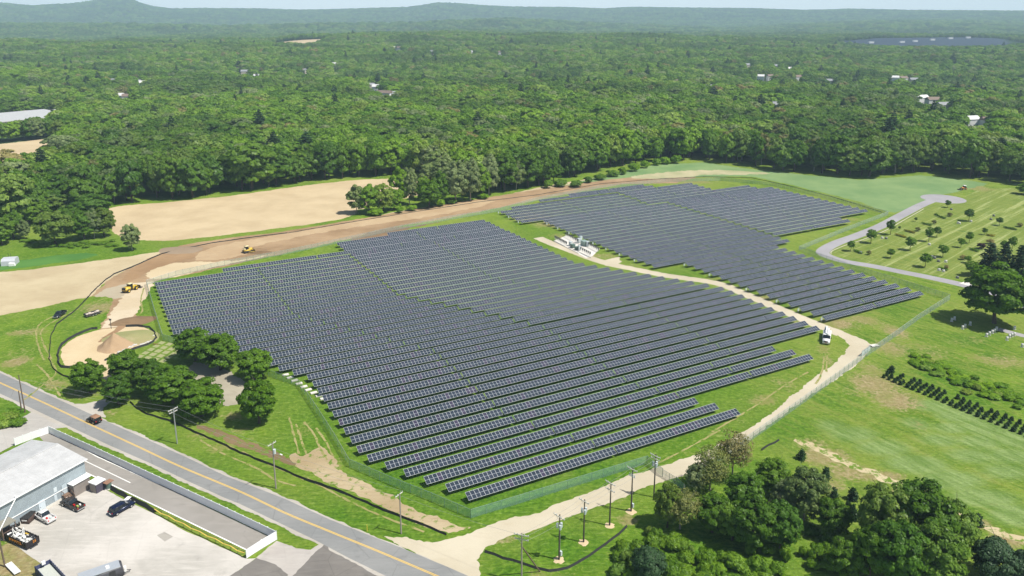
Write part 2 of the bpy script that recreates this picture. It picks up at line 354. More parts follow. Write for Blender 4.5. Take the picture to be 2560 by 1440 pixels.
# ------------------------------------------------------------------ flat sheets laid on the ground
def smoothpoly(P,n=1):
    for _ in range(n):
        Q=[]
        for i in range(len(P)):
            a=P[i]; b=P[(i+1)%len(P)]
            Q+= [(a[0]*.75+b[0]*.25,a[1]*.75+b[1]*.25),(a[0]*.25+b[0]*.75,a[1]*.25+b[1]*.75)]
        P=Q
    return P
_zc={}
def uz(z): _zc[z]=_zc.get(z,-1)+1; return z+_zc[z]*.0005
def sheet(name, pts, z, mat, jit=.6, step=.6, px=True, sm=0, kind='structure'):
    z=uz(z)
    P=[G(*q) for q in pts] if px else list(pts)
    if sm: P=smoothpoly(P,sm)
    out=[]
    for i in range(len(P)):
        a=Vector(P[i]); b_=Vector(P[(i+1)%len(P)]); L=(b_-a).length; k=max(1,int(L/step))
        t=(b_-a)/max(L,1e-6); nn=Vector((-t.y,t.x))
        for j in range(k):
            q=a.lerp(b_,j/k)
            if jit:
                q=q+nn*(noise.noise((q.x*.22,q.y*.22,z*50))*jit+noise.noise((q.x*1.1,q.y*1.1,3+z*50))*jit*.55)
            out.append((q.x,q.y))
    from mathutils.geometry import tessellate_polygon
    tr=tessellate_polygon([[Vector((x,y,0)) for x,y in out]])
    m=MB(); m.add([(x,y,z) for x,y in out],[tuple(t) for t in tr])
    me=bpy.data.meshes.new(name); me.from_pydata(m.v,[],m.f); 
    bm=bmesh.new(); bm.from_mesh(me)
    for f in bm.faces:
        f.normal_update()
        if f.normal.z<0: f.normal_flip()
    bm.to_mesh(me); bm.free(); me.update()
    o=obj(name,me,mat)
    if kind: o['kind']=kind
    return o
def strip(name, pts, w, z, mat, px=True, jit=0, step=1.0, kind='structure', sub=3):
    z=uz(z)
    P=[Vector(G(*q)) for q in pts] if px else [Vector(q) for q in pts]
    # catmull-rom
    Q=[]
    for i in range(len(P)-1):
        p0=P[max(i-1,0)];p1=P[i];p2=P[i+1];p3=P[min(i+2,len(P)-1)]
        k=max(2,int((p2-p1).length/step)) 
        for j in range(k):
            t=j/k
            Q.append(.5*((2*p1)+(-p0+p2)*t+(2*p0-5*p1+4*p2-p3)*t*t+(-p0+3*p1-3*p2+p3)*t*t*t))
    Q.append(P[-1]); vs=[]; fs=[]
    for i,q in enumerate(Q):
        t=(Q[min(i+1,len(Q)-1)]-Q[max(i-1,0)]).normalized(); nn=Vector((-t.y,t.x))
        ww=w(i/(len(Q)-1)) if callable(w) else w
        j1=noise.noise((q.x*.5,q.y*.5,1))*jit; j2=noise.noise((q.x*.5,q.y*.5,9))*jit
        a=q+nn*(ww/2+j1); b_=q-nn*(ww/2+j2); vs+= [(b_.x,b_.y,z),(a.x,a.y,z)]
    fs=[(2*i,2*i+2,2*i+3,2*i+1) for i in range(len(Q)-1)]
    me=bpy.data.meshes.new(name); me.from_pydata(vs,[],fs); me.update()
    o=obj(name,me,mat); 
    if kind: o['kind']=kind
    return o
TAN1=soil_mat('tilled_soil',(0.430,0.335,0.203),(0.516,0.413,0.257),(0.344,0.258,0.148),math.radians(-14),10,.35)
TAN2=soil_mat('stubble_soil',(0.396,0.318,0.195),(0.482,0.404,0.257),(0.310,0.241,0.140),math.radians(-20),9,.5)
DIRT=soil_mat('graded_dirt',(.25,.165,.09),(.36,.25,.145),(.14,.088,.047),math.radians(-14),9,.85,bmp=.7)
BROWN=soil_mat('moist_soil',(0.172,0.112,0.062),(0.232,0.155,0.086),(0.112,0.069,0.039),math.radians(70),5,.7,bmp=.7)
PADT=soil_mat('pale_subsoil',(0.482,0.370,0.218),(0.550,0.447,0.281),(0.396,0.284,0.156),math.radians(10),3,.5,bmp=.4)
GRAV=soil_mat('pale_gravel',(0.430,0.378,0.273),(0.516,0.464,0.351),(0.396,0.327,0.226),math.radians(30),4,.35,2.5,.2)
GRAVD=soil_mat('grey_gravel',(0.284,0.258,0.195),(0.387,0.353,0.265),(0.224,0.189,0.133),math.radians(30),3,.4,2.5,.3)
CROP=soil_mat('young_crop',(.13,.22,.085),(.19,.275,.11),(.27,.31,.14),math.radians(-10),7,.5,1.5,.3)
CROPD=soil_mat('dense_crop',(.055,.15,.030),(.085,.20,.04),(.13,.24,.06),math.radians(-15),7,.4,1.5,.4)
ROADM=asphalt_mat('road_asphalt',(.20,.205,.20),(.25,.25,.24)); LOTM=asphalt_mat('lot_concrete',(.38,.36,.32),(.53,.50,.455),.12)
RAMPM=asphalt_mat('ramp_asphalt',(.24,.225,.20),(.29,.27,.245),.1); DARKM=asphalt_mat('rough_asphalt',(.13,.12,.11),(.20,.185,.165),.3)
SHOULD=asphalt_mat('shoulder_gravel',(.36,.33,.28),(.44,.41,.36),.0)
YEL=paint('yellow_marking',(.75,.48,.06),.7,scale=1.2); WLINE=paint('white_marking',(.75,.74,.70),.7,scale=1.2)

sheet('tilled_field',[(262,523),(300,514),(400,507),(500,498),(600,487),(700,472),(800,459),(930,446),(1100,448),(1110,470),(1000,500),(900,520),(878,543),(800,557),(700,570),(560,588),(460,599),(400,602),(330,599),(290,590),(274,562)],.004,TAN1,1.2,sm=1)
sheet('tilled_field',[(-120,700),(0,681),(100,671),(250,651),(420,626),(560,606),(700,590),(860,558),(1000,527),(1130,507),(1250,490),(1350,468),(1450,450),(1540,437),(1600,430),(1640,426),(1600,443),(1500,456),(1300,486),(1120,512),(1000,532),(880,552),(700,583),(560,600),(440,620),(400,635),(340,665),(300,684),(265,705),(230,740),(100,769),(0,788),(-120,812)],.004,TAN2,1.2)
sheet('tilled_field',[(-200,462),(0,440),(60,420),(110,396),(160,366),(168,350),(120,347),(0,360),(-200,372)],.004,TAN1,2)
sheet('bare_soil',[(230,740),(265,705),(300,684),(340,662),(400,632),(450,614),(560,596),(700,580),(880,550),(1000,530),(1120,510),(1300,480),(1500,452),(1620,438),(1740,444),(1690,458),(1560,460),(1400,488),(1253,518),(1120,546),(1000,565),(851,602),(640,649),(500,680),(400,700),(372,712),(350,735),(345,770),(335,800),(300,820),(262,838),(240,832),(262,800),(275,770),(285,745),(262,742)],.008,DIRT,1.0)
sheet('bare_soil',[(560,650),(640,630),(600,628),(700,600),(900,565),(1090,540),(1250,505),(1200,498),(1000,535),(860,558),(700,586),(620,600),(520,620),(470,650)],.012,soil_mat('graded_dirt_light',(0.378,0.267,0.156),(0.447,0.335,0.203),(0.224,0.146,0.078),math.radians(-14),9,.7,bmp=.5),1.6,sm=1)
sheet('bare_soil',[(900,622),(860,600),(960,572),(1060,562),(1120,552),(1000,575),(1000,588)],.016,BROWN,1.6,sm=1)
sheet('bare_soil',[(380,700),(360,680),(420,655),(520,655),(620,650),(700,628),(640,646),(500,676),(430,694)],.016,soil_mat('driven_soil',(0.482,0.387,0.242),(0.533,0.439,0.281),(0.387,0.292,0.172),math.radians(-14),6,.5),1.5,sm=1)
sheet('bare_soil',[(290,700),(380,640),(450,625),(500,640),(440,655),(380,672),(330,705)],.020,soil_mat('red_soil',(0.258,0.163,0.086),(0.327,0.215,0.117),(0.189,0.112,0.055),math.radians(-14),5,.7),1.5,sm=1)
sheet('bare_soil',[(230,740),(290,712),(345,705),(340,745),(262,745)],.012,soil_mat('grey_dust',(0.344,0.292,0.203),(0.396,0.344,0.250),(0.292,0.241,0.156)),1.5,sm=1)
sheet('basin_floor',[(152,880),(158,862),(200,838),(244,825),(300,818),(350,816),(377,828),(386,843),(370,862),(330,873),(290,887),(262,903),(285,925),(300,960),(282,985),(262,955),(236,918),(190,919),(160,914)],.024,PADT,.5,sm=1)
sheet('bare_soil',[(250,850),(262,840),(285,827),(302,806),(330,797),(352,800),(344,809),(320,813),(300,826),(270,846),(245,858)],.028,soil_mat('spread_topsoil',(0.241,0.146,0.078),(0.310,0.198,0.109),(0.172,0.103,0.055)),.6,sm=1)
strip('dirt_track',[(356,706),(340,735),(320,765),(302,795),(288,818)],8.5,.026,soil_mat('haul_road',(.47,.38,.25),(.54,.46,.33),(.38,.29,.18),math.radians(70),6,.5),jit=1.2)
sheet('crop_field',[(1250,490),(1380,470),(1480,447),(1560,428),(1640,412),(1760,406),(1860,421),(2000,436),(2150,450),(2300,438),(2430,452),(2470,460),(2400,478),(2330,492),(2305,505),(2290,520),(2240,532),(2215,530),(2150,505),(2050,480),(1960,458),(1880,441),(1760,441),(1640,447),(1700,440),(1560,447),(1450,462)],.006,CROP,1.2)
sheet('bare_soil',[(1560,445),(1640,432),(1760,424),(1850,427),(1940,433),(1880,437),(1760,436),(1700,445),(1620,448)],.010,soil_mat('thin_crop',(.30,.30,.16),(.46,.40,.25),(.17,.25,.12),math.radians(-8),9,.9),2.,sm=1)
sheet('crop_field',[(-60,690),(0,676),(100,664),(200,649),(260,635),(200,632),(120,640),(60,650),(-60,660)],.006,CROPD,1.0,sm=1)
sheet('gravel_pad',[(470,905),(520,905),(560,925),(610,950),(628,985),(600,1010),(560,1018),(520,1000),(490,960)],.006,GRAVD,1.2,sm=1)
sheet('gravel_pad',[(150,1000),(200,1012),(255,1000),(300,985),(262,1015),(252,1030),(268,1045),(250,1042),(200,1022),(150,1008)],.006,SHOULD,.5,sm=1)
sheet('dirt_track',[(727,1130),(757,1148),(795,1116),(810,1112),(832,1144),(862,1182),(911,1206),(975,1236),(1012,1262),(1087,1294),(1147,1314),(1185,1318),(1140,1333),(1114,1335),(1012,1294),(937,1260),(862,1224),(769,1183),(727,1157)],.006,soil_mat('worn_earth',(.33,.255,.145),(.44,.36,.23),(.24,.17,.09),math.radians(-32),6,.7,1.6,.5,grass=.22),1.0,sm=1)
sheet('dirt_track',[(480,1063),(525,1067),(637,1111),(712,1140),(745,1165),(720,1162),(637,1130),(544,1093)],.006,soil_mat('wet_soil',(.17,.12,.065),(.22,.155,.085),(.11,.07,.04),0,6,.7,grass=.25),.9,sm=1)
TRK=soil_mat('tyre_track',(.25,.235,.085),(.33,.29,.13),(.16,.20,.05),0,2,.8,grass=.3)
for t in [[(722,1040),(730,1070),(738,1100),(748,1135)],[(740,1060),(750,1090),(765,1135)],[(760,1055),(785,1085),(800,1120),(818,1150)],[(790,1070),(815,1105),(832,1140)],
          [(490,1085),(570,1115),(650,1150),(760,1200)],[(500,1100),(560,1135),(640,1170),(690,1200),(740,1215)],[(760,1190),(830,1230),(930,1280),(1060,1330)],
          [(130,900),(105,850),(110,820),(180,780),(265,745)],[(110,900),(92,850),(100,810),(170,775)],[(60,1000),(110,960),(140,930),(120,890)],[(150,990),(120,940),(90,910)],
          [(360,720),(352,750),(356,775),(345,790)],[(2060,880),(2055,930),(2040,960)],[(2068,880),(2066,930)],[(1780,1080),(1880,1020),(1960,965),(2020,930)],[(1640,1160),(1720,1120),(1800,1075)]]:
    strip('dirt_track',t,.5,.030,TRK,jit=.25,step=.5)
# gravel drive from the road round the array
N1=[(960,1340),(1080,1354),(1180,1330),(1250,1305),(1330,1285),(1400,1260),(1470,1230),(1560,1195),(1650,1165),(1760,1130),(1840,1090),(1900,1055),(1967,1002),(2027,952),(2080,913),(2112,885),(2121,864),(2112,850),(2088,836)]
S1=[(2098,825),(2140,841),(2180,861),(2174,880),(2140,912),(2080,955),(2024,990),(1960,1035),(1900,1080),(1850,1118),(1790,1152),(1720,1182),(1640,1208),(1570,1236),(1500,1266),(1420,1292),(1340,1325),(1260,1345),(1215,1368),(1192,1400),(1200,1440),(1215,1475),(1160,1475)]
sheet('gravel_drive',N1+S1+[(1110,1430)],.012,GRAV,.7,.5)
strip('gravel_drive',[(1345,594),(1375,607),(1415,622),(1454,637),(1493,651),(1532,662),(1590,674),(1649,686),(1700,694),(1765,703),(1812,714),(1860,734),(1916,758),(1972,782),(2027,806),(2080,826),(2104,836)],5.0,.010,GRAV,jit=.45,step=.7)
strip('dirt_track',[(1985,1100),(2040,1120),(2120,1160),(2200,1190),(2280,1230),(2360,1275),(2440,1310),(2560,1352),(2640,1385)],2.6,.006,soil_mat('sandy_path',(.42,.34,.20),(.52,.44,.28),(.24,.24,.08),0,2,.8,1.6,grass=.36),jit=1.3,step=.5)
sheet('gravel_drive',[(1500,655),(1530,645),(1560,640),(1545,648),(1560,655),(1520,668)],.009,GRAV,.5,.5,sm=1)
# county road
RU=[(-80,895),(0,932),(85,971),(169,1009),(270,1055),(375,1102),(470,1145),(562,1189),(712,1247),(825,1299),(915,1335),(1012,1373),(1125,1420),(1170,1440),(1260,1478)]
RL=[(1120,1510),(1000,1455),(960,1438),(870,1394),(787,1350),(712,1314),(600,1260),(562,1245),(470,1203),(375,1158),(270,1112),(169,1064),(86,1024),(0,984),(-80,948)]
sheet('road',RU+RL,.020,ROADM,0,5)
sheet('road_shoulder',[(q[0],q[1]-5) for q in RU[:10]]+[(q[0],q[1]-2) for q in RU[10:]]+[(q[0]-3,q[1]+7) for q in RL],.016,SHOULD,.5,.6)
mid=[(-80,921),(0,957),(112,1008),(225,1061),(337,1113),(450,1166),(600,1229),(712,1282),(825,1329),(950,1380),(1087,1438),(1160,1470)]
for off in (-.14,.14):
    P=[Vector(G(*q)) for q in mid]; Q=[]
    for i,q in enumerate(P):
        t=(P[min(i+1,len(P)-1)]-P[max(i-1,0)]).normalized(); Q.append(q+Vector((-t.y,t.x))*off)
    strip('road_marking',[tuple(q) for q in Q],.13,.024,YEL,px=False)
sheet('asphalt_apron',[(-60,1090),(0,1074),(44,1050),(86,1026),(135,1049),(172,1068),(140,1072),(122,1075),(38,1110),(0,1132),(-60,1160)],.012,asphalt_mat('apron_asphalt',(.36,.34,.31),(.42,.40,.36),.1),.2)
sheet('asphalt_apron',[(640,1394),(692,1352),(735,1368),(775,1374),(800,1358),(818,1352),(870,1384),(960,1434),(1020,1462),(950,1500),(560,1500)],.012,asphalt_mat('apron_grey',(.36,.33,.30),(.44,.41,.37),.1),.4)
sheet('asphalt_apron',[(730,1440),(760,1412),(795,1374),(815,1356),(825,1374),(862,1397),(907,1419),(945,1442),(960,1470),(720,1480)],.019,DARKM,.35,.4)
sheet('asphalt_apron',[(560,1450),(600,1424),(641,1394),(693,1412),(722,1436),(722,1480),(560,1490)],.019,DARKM,.35,.4)
sheet('ramp_surface',[(97,1090),(124,1081),(240,1134),(400,1210),(560,1288),(692,1350),(619,1394),(617,1376),(487,1313),(326,1236),(214,1182),(150,1150)],.010,RAMPM,0,3)
strip('kerb',[(210,1180),(326,1235),(487,1313),(615,1375)],.3,.10,WLINE)
strip('line_marking',[(212,1152),(270,1180),(326,1207)],.22,.016,WLINE)
strip('line_marking',[(139,1090),(190,1112),(240,1140),(320,1176),(397,1210)],.22,.016,WLINE,jit=.1)
sheet('parking_lot',[(219,1213),(250,1210),(262,1222),(300,1243),(340,1262),(390,1287),(470,1330),(540,1362),(617,1397),(640,1396),(600,1424),(520,1500),(100,1500),(112,1416),(60,1378),(20,1352),(-60,1350),(-60,1380),(-80,1340),(37,1316)],.014,LOTM,.15,1)
sheet('parking_lot',[(392,1338),(412,1330),(433,1342),(412,1354)],.018,asphalt_mat('patch',(.30,.28,.25),(.34,.32,.28)),.05,1)
# cemetery lane with its turning circle
lane=[(2334,500),(2300,514),(2250,540),(2200,566),(2140,590),(2095,606),(2064,622),(2058,634),(2085,646),(2120,655),(2180,665),(2260,681),(2340,697),(2430,718),(2520,745),(2640,800)]
LANEM=asphalt_mat('lane_asphalt',(.27,.26,.27),(.32,.31,.32),.05)
strip('cemetery_lane',lane,5.6,.018,LANEM,step=1.5)
cx,cy=G(2358,497); cl=[(cx+math.cos(t)*11.5,cy+math.sin(t)*11.5) for t in np.linspace(0,2*PI,40,endpoint=False)]
sheet('cemetery_lane',cl,.022,LANEM,0,9,px=False)
strip('kerb',[(q[0]+dx,q[1]+dy) for q,(dx,dy) in zip(lane[1:8],[(10,8),(12,9),(14,10),(14,10),(14,9),(16,6),(20,0)])],.35,.03,paint('kerb_sand',(.55,.5,.4),.9))
strip('cemetery_lane',[(2495,822),(2530,832),(2600,850)],3.0,.018,LANEM)
sheet('concrete_pad',[(2398,708),(2425,700),(2448,704),(2420,714)],.018,CONC,0)
# pad between the two arrays
padpts=[(1385,602),(1418,588),(1500,622),(1482,640),(1465,645)]
sheet('equipment_pad',padpts,.05,CONC,0,5)

# ------------------------------------------------------------------ solar tables
def panel_mat():
    m,nt,out=newmat('solar_modules'); n=N(nt); p=n.ocoord(); s=n.n('ShaderNodeSeparateXYZ',i_0=p)
    x,y=s.outputs[0],s.outputs[1]
    fx=n.math('FRACT',x); ex=n.math('MINIMUM',fx,n.math('SUBTRACT',1.0,fx))
    ey=n.math('MINIMUM',y,n.math('SUBTRACT',PL,y)); em=n.math('ABSOLUTE',n.math('SUBTRACT',y,PL/2))
    fr=n.math('MAXIMUM',n.math('LESS_THAN',ex,.032),n.math('LESS_THAN',ey,.05))
    md=n.math('LESS_THAN',em,.03)
    wn=n.n('ShaderNodeTexWhiteNoise',noise_dimensions='3D')
    cmb=n.n('ShaderNodeCombineXYZ',i_0=n.math('FLOOR',x),i_1=n.n('ShaderNodeObjectInfo').outputs['Random'],i_2=0.)
    nt.links.new(cmb.outputs[0],wn.inputs['Vector'])
    cell=n.mix(wn.outputs['Value'],(.018,.028,.040),(.028,.036,.054)); cell=n.mix(n.smooth(wn.outputs['Value'],.9,.97),cell,(.042,.034,.062))
    # cell grid inside a module
    gx=n.math('FRACT',n.math('MULTIPLY',x,6)); gy=n.math('FRACT',n.math('MULTIPLY',y,12/PL))
    cell=n.mix(n.math('MULTIPLY',n.math('MAXIMUM',n.math('LESS_THAN',gx,.06),n.math('LESS_THAN',gy,.06)),.35),cell,(.10,.11,.14))
    c=n.mix(md,cell,(.36,.39,.42)); c=n.mix(fr,c,(.50,.52,.52))
    nt.links.new(n.bsdf(c,n.math('ADD',.16,n.math('MULTIPLY',fr,.25)),spec=.6),out.inputs[0]); return m
PL=2.08; TZ0,TZ1=1.10,1.95; LIFT=.9954; TT=math.asin((TZ1-TZ0)/PL)
PAN=panel_mat(); _pm={}
def panel_mesh(nm,L):
    key=(nm,)
    if key not in _pm:
        m=MB(); m.box(0,nm,0,PL,-.02,.02); me=m.mesh('module_bank'); me.materials.append(PAN); _pm[key]=me
        r=MB()
        for yy in (.45,1.6): r.box(0,nm,yy-.04,yy+.04,-.12,-.025)
        re=r.mesh('rail'); re.materials.append(GALV)
        _pm[(nm,'r')]=re
    return _pm[key],_pm[(nm,'r')]
pb=MB(); pb.box(-.06,.06,-.05,.05,-.2,0); pb.tube((0,0,-1.2),(0,0,0),.06,n=6); 
pst=MB(); pst.tube((0,0,0),(0,0,1),.055,n=6); pst=pst.mesh('post'); pst.materials.append(GALV)
brc=MB(); brc.tube((0,-.75,.72),(0,.05,.35),.035,n=5); brc=brc.mesh('brace'); brc.materials.append(GALV)
LEFT=[[64.1,102.5,141.2],[61.7,99.8,138.5],[58.7,97.0,135.9],[55.9,94.6,133.7,160.3,185.0],[53.3,91.7,130.8,157.6,183.1],[50.8,89.1,128.0,154.9,179.9],[49.9,88.2,127.2,166.7,205.0],[49.9,88.4,127.2,166.4,205.2],[49.9,88.4,127.3,166.6,205.3],[50.0,88.3,127.2,166.8,205.4],[50.0,88.4,127.3,166.7,205.3],[50.1,88.5,127.4,166.7,205.6],[50.2,88.6,127.3,166.6,205.4],[50.2,88.4,127.4,166.5,205.9],[50.2,88.4,127.3,166.8,205.6],[50.0,88.3,127.3,166.5,205.4],[47.2,85.5,124.4,163.6,202.5],[44.3,82.6,121.5,160.5,199.5],[41.3,79.7,118.9,157.7,196.5],[42.6,76.9,115.9,155.0,193.4],[35.9,74.3,113.1,152.1,190.7],[32.9,71.3,110.3,149.1,187.5],[30.0,68.4,107.4,146.2,184.6],[27.4,65.8,104.2,143.4,181.7],[24.5,62.9,101.4,140.5,178.9],[21.9,60.1,98.7,137.3,176.1]]+[[21.0,58.9,97.1,135.8,174.0]]*12+[[46.3,84.2,122.0,147.8,173.6],[97.3,135,173.7],[97.3,135,173.7],[97.4,135.6,173.9],[122.8,148,173.4]]
RIGHT=[[213.5,239.6,265.7]]*15+[[199.9,238.2,277.5]]*2+[[199.4,238.2,278.,304.5,330.6]]*2+[[199.0,238.2,278.,317.3,356.4]]*14+[[188.5,227.5,266.5,307.,348.]]*2+[[189.1,228.8,268.3,295.5,322.4]]*4
RIGHT[38]=[198.5,229.5,268.6,296.,323.]
RIGHT+= [[219.9,260.,299.],[242.3,270.,295.8]]
ORD=['front','second','third','fourth','fifth','sixth','seventh','eighth','ninth','tenth','eleventh','twelfth','thirteenth','fourteenth','fifteenth','sixteenth','seventeenth','eighteenth','nineteenth','twentieth']
TENS={2:'twenty',3:'thirty',4:'forty'}
def ordn(k):
    if k<20: return ORD[k]
    t,u=divmod(k+1,10)
    if k==19 or u==0: return {2:'twentieth',3:'thirtieth',4:'fortieth'}[t]
    return TENS[t]+'-'+['','first','second','third','fourth','fifth','sixth','seventh','eighth','ninth'][u]
def nrow(side,k,e):
    if side=='L': return 135.0+4.86*k-.009*(e-60) - 1.9
    n0=167.6+4.88*k
    if k>=39: n0=167.6+4.85*(k+1.3)
    elif k>=33: n0=167.6+4.86*(k+(k-32)*.12)
    return n0-.004*(e-215)+0.0-1.9
def table(side,k,i,nt_,e0,e1):
    dt,up=(0,0)
    if side=='L' and 16<=k<=37: dt,up=(.04,.30) if i>=2 else (-.03,0) if i<2 and k>=20 else (0,0)
    if side=='L' and k>37: dt,up=(.03,.2)
    if side=='R' and 17<=k: dt,up=(.05,.38) if i>=2 else (-.015,0)
    nm=max(4,int(round(e1-e0)))
    n0,n1=nrow(side,k,e0),nrow(side,k,e1)
    x0,y0=XY(e0,n0); x1,y1=XY(e1,n1); x0*=LIFT;y0*=LIFT;x1*=LIFT;y1*=LIFT; rz=math.atan2(y1-y0,x1-x0)
    blk='large left array' if side=='L' else 'right array'
    pos={1:['only'],2:['left','right'],3:['left','middle','right'],4:['leftmost','second','third','rightmost']}[nt_][i]
    t=thing('solar_table','solar table, %s in the %s row of the %s'%(pos,ordn(k),blk),'solar table',(x0,y0,0),rz,'solar tables in the '+blk)
    pm,rm=panel_mesh(nm,0); sc=(e1-e0)/nm
    o=obj('module_bank',pm,None,t,(0,0,TZ0+up)); o.rotation_euler=(TT+dt+random.uniform(-.012,.012),0,0); o.scale=(sc,1,1)
    o=obj('rail',rm,None,t,(0,0,TZ0+up)); o.rotation_euler=(TT+dt,0,0); o.scale=(sc,1,1)
    np_=max(2,int(round(nm/7.0))+1)
    for j in range(np_):
        xx=.8+(e1-e0-1.6)*j/(np_-1)
        q=obj('post',pst,None,t,(xx,1.0,0)); q.scale=(1,1,TZ0+.30+up)
tabs=0
for side,R in (('L',LEFT),('R',RIGHT)):
    for k,e in enumerate(R):
        for i in range(len(e)-1):
            a=e[i]+(.28 if i>0 else 0); b_=e[i+1]-(.28 if i<len(e)-2 else 0)
            table(side,k,i,len(e)-1,a,b_); tabs+=1
# small combiner boxes on stakes at the row ends
cbm=MB(); cbm.box(-.3,.3,-.12,.12,.9,1.7); cbb=MB(); cbb.tube((0,0,0),(0,0,1.0),.05,n=5)
cb=thing('combiner_box','x','electrical box',(0,0,0)); cbm.build('cabinet',CABW,cb); cbb.build('post',GALV,cb); first=True
spots=[(k,RIGHT[k][0]) for k in (0,2,4,7,11,14,17,19,21,23,25,27,29,31,33,35,37)]
for j,(k,e) in enumerate(spots):
    x,y=XY(e-1.6,nrow('R',k,e)+.6); rz=AZ*0+math.atan2(EY,EX)
    lab='grey box on a stake left of the %s row, right array'%ordn(k)
    if first: cb.location=(x,y,0); cb.rotation_euler=(0,0,rz); cb['label']=lab; cb['group']='combiner boxes at the row ends'; first=False
    else: dup(cb,(x,y,0),rz,lab)
oj=MB(); oj.box(-.14,.14,-.1,.1,.7,1.05); ojb=MB(); ojb.tube((0,0,0),(0,0,.72),.04,n=5)
jb=thing('junction_box','x','electrical box'); oj.build('cabinet',paint('orange_box',(.62,.20,.05),.5),jb); ojb.build('post',GALV,jb); first=True
for k in range(0,16):
    x,y=XY(LEFT[k][1],nrow('L',k,LEFT[k][1])+.9)
    lab='small orange box in the first table gap of the %s row, left array'%ordn(k)
    if first: jb.location=(x,y,0); jb['label']=lab; jb['group']='orange boxes in the table gaps'; first=False
    else: dup(jb,(x,y,0),0,lab)

# ------------------------------------------------------------------ chain-link fence
def mesh_screen(name,col,a):
    m,nt,out=newmat(name); n=N(nt); p=n.pos()
    tr=nt.nodes.new('ShaderNodeBsdfTransparent'); bs=n.bsdf(col,.5,metal=.2); mx=nt.nodes.new('ShaderNodeMixShader')
    n.set(mx.inputs[0],n.math('ADD',a,n.math('MULTIPLY',n.noise(p,.3,2),.12))); nt.links.new(tr.outputs[0],mx.inputs[1]); nt.links.new(bs,mx.inputs[2]); nt.links.new(mx.outputs[0],out.inputs[0]); return m
SCREEN=mesh_screen('chain_link',(.40,.50,.46),.30); SCREENG=mesh_screen('green_slatted_link',(.22,.40,.31),.42); FP=paint('fence_post_green',(.22,.33,.28),.5,.3)
fpm=MB(); fpm.tube((0,0,0),(0,0,2.15),.045,n=6); fpm.tube((0,0,2.15),(0,0,2.2),.06,.02,n=6); FPM=fpm.mesh('post'); FPM.materials.append(FP)
def fence(pts,label,mat,h=2.1,px=True,step=3.0):
    P=[Vector(G(*q)) for q in pts] if px else [Vector(q) for q in pts]
    t=thing('chain_link_fence',label,'fence',(P[0].x,P[0].y,0),0,'chain-link fence runs round the solar farm'); o=P[0]
    m=MB(); rl=MB()
    for a,b_ in zip(P[:-1],P[1:]):
        a=a-o; b_=b_-o; d=(b_-a); L=d.length; k=max(1,int(round(L/step)))
        m.add([(a.x,a.y,.05),(b_.x,b_.y,.05),(b_.x,b_.y,h),(a.x,a.y,h)],[(0,1,2,3)])
        rl.tube((a.x,a.y,h),(b_.x,b_.y,h),.035,n=5)
        for j in range(k):
            q=a+d*(j/k); obj('post',FPM,None,t,(q.x,q.y,0))
    q=P[-1]-o; obj('post',FPM,None,t,(q.x,q.y,0))
    m.build('mesh_panel',mat,t); rl.build('top_rail',GALV if mat is SCREEN else FP,t)
fence([(367,713),(386,781),(408,851)],'mesh fence running down the left end of the left array',SCREEN)
fence([(408,851),(455,864),(540,893),(600,915),(672,941),(748,967)],'mesh fence run behind the round roadside trees',SCREENG)
fence([(748,967),(800,1045),(836,1102),(874,1168)],'pale mesh fence slanting past the left ends of the front rows',SCREEN)
fence([(874,1168),(975,1212),(1080,1254),(1177,1296)],'green mesh fence run beside the dirt track, nearest the road',SCREENG)
fence([(1177,1296),(1290,1262),(1450,1212),(1617,1160)],'green mesh fence run parallel to the front row of panels',SCREENG)
fence([(1617,1160),(1656,1192)],'short green mesh fence return by the drive gate',SCREENG)
fence([(1690,1213),(1712,1236)],'short mesh fence piece at the tree side of the drive gate',SCREENG)
fence([(1730,1196),(1850,1122),(2027,995),(2162,895)],'mesh fence along the outer side of the gravel drive',SCREEN)
fence([(2166,892),(2230,848),(2300,797),(2374,750)],'mesh fence run between the drive bend and the cemetery maple',SCREEN)
fence([(2374,750),(2267,716),(2125,672),(1997,627)],'pale mesh fence run beside the cemetery lane, facing the right array',SCREEN)
fence([(1997,627),(2110,580),(2220,538)],'mesh fence between lane and array up to its far corner',SCREEN)
fence([(2220,538),(2080,500),(1934,465)],'mesh fence along the young crop field at the far corner',SCREEN)
fence([(1934,465),(1800,452),(1660,456),(1500,472),(1340,503),(1253,528)],'mesh fence along the back of the right array',SCREEN)
fence([(1253,528),(1118,551),(980,578),(851,607)],'mesh fence run between the dirt strip and the back of the left array',SCREEN)
fence([(851,607),(720,635),(562,664),(440,690),(367,713)],'mesh fence run beside the bulldozed dirt at the left array',SCREEN)
# gate over the drive
g0=Vector(G(1656,1192)); g1=Vector(G(1690,1213)); t=thing('farm_gate','grey tube gate standing across the gravel drive by the poles','gate',(g0.x,g0.y,0)); d=g1-g0
for k,(u0,u1) in enumerate(((.02,.49),(.51,.98))):
    m=MB(); a=d*u0; b_=d*u1
    for zz in (.15,1.0,1.9): m.tube((a.x,a.y,zz),(b_.x,b_.y,zz),.03,n=5)
    for u in (0,.5,1): q=a.lerp(b_,u); m.tube((q.x,q.y,.1),(q.x,q.y,1.95),.03,n=5)
    lf=m.build('gate_leaf',GALV,t)
    s_=MB(); s_.add([(a.x,a.y,.15),(b_.x,b_.y,.15),(b_.x,b_.y,1.9),(a.x,a.y,1.9)],[(0,1,2,3)]); s_.build('mesh_infill',SCREEN,lf)
for q in (Vector((0,0)),d): obj('post',FPM,None,t,(q.x,q.y,0))
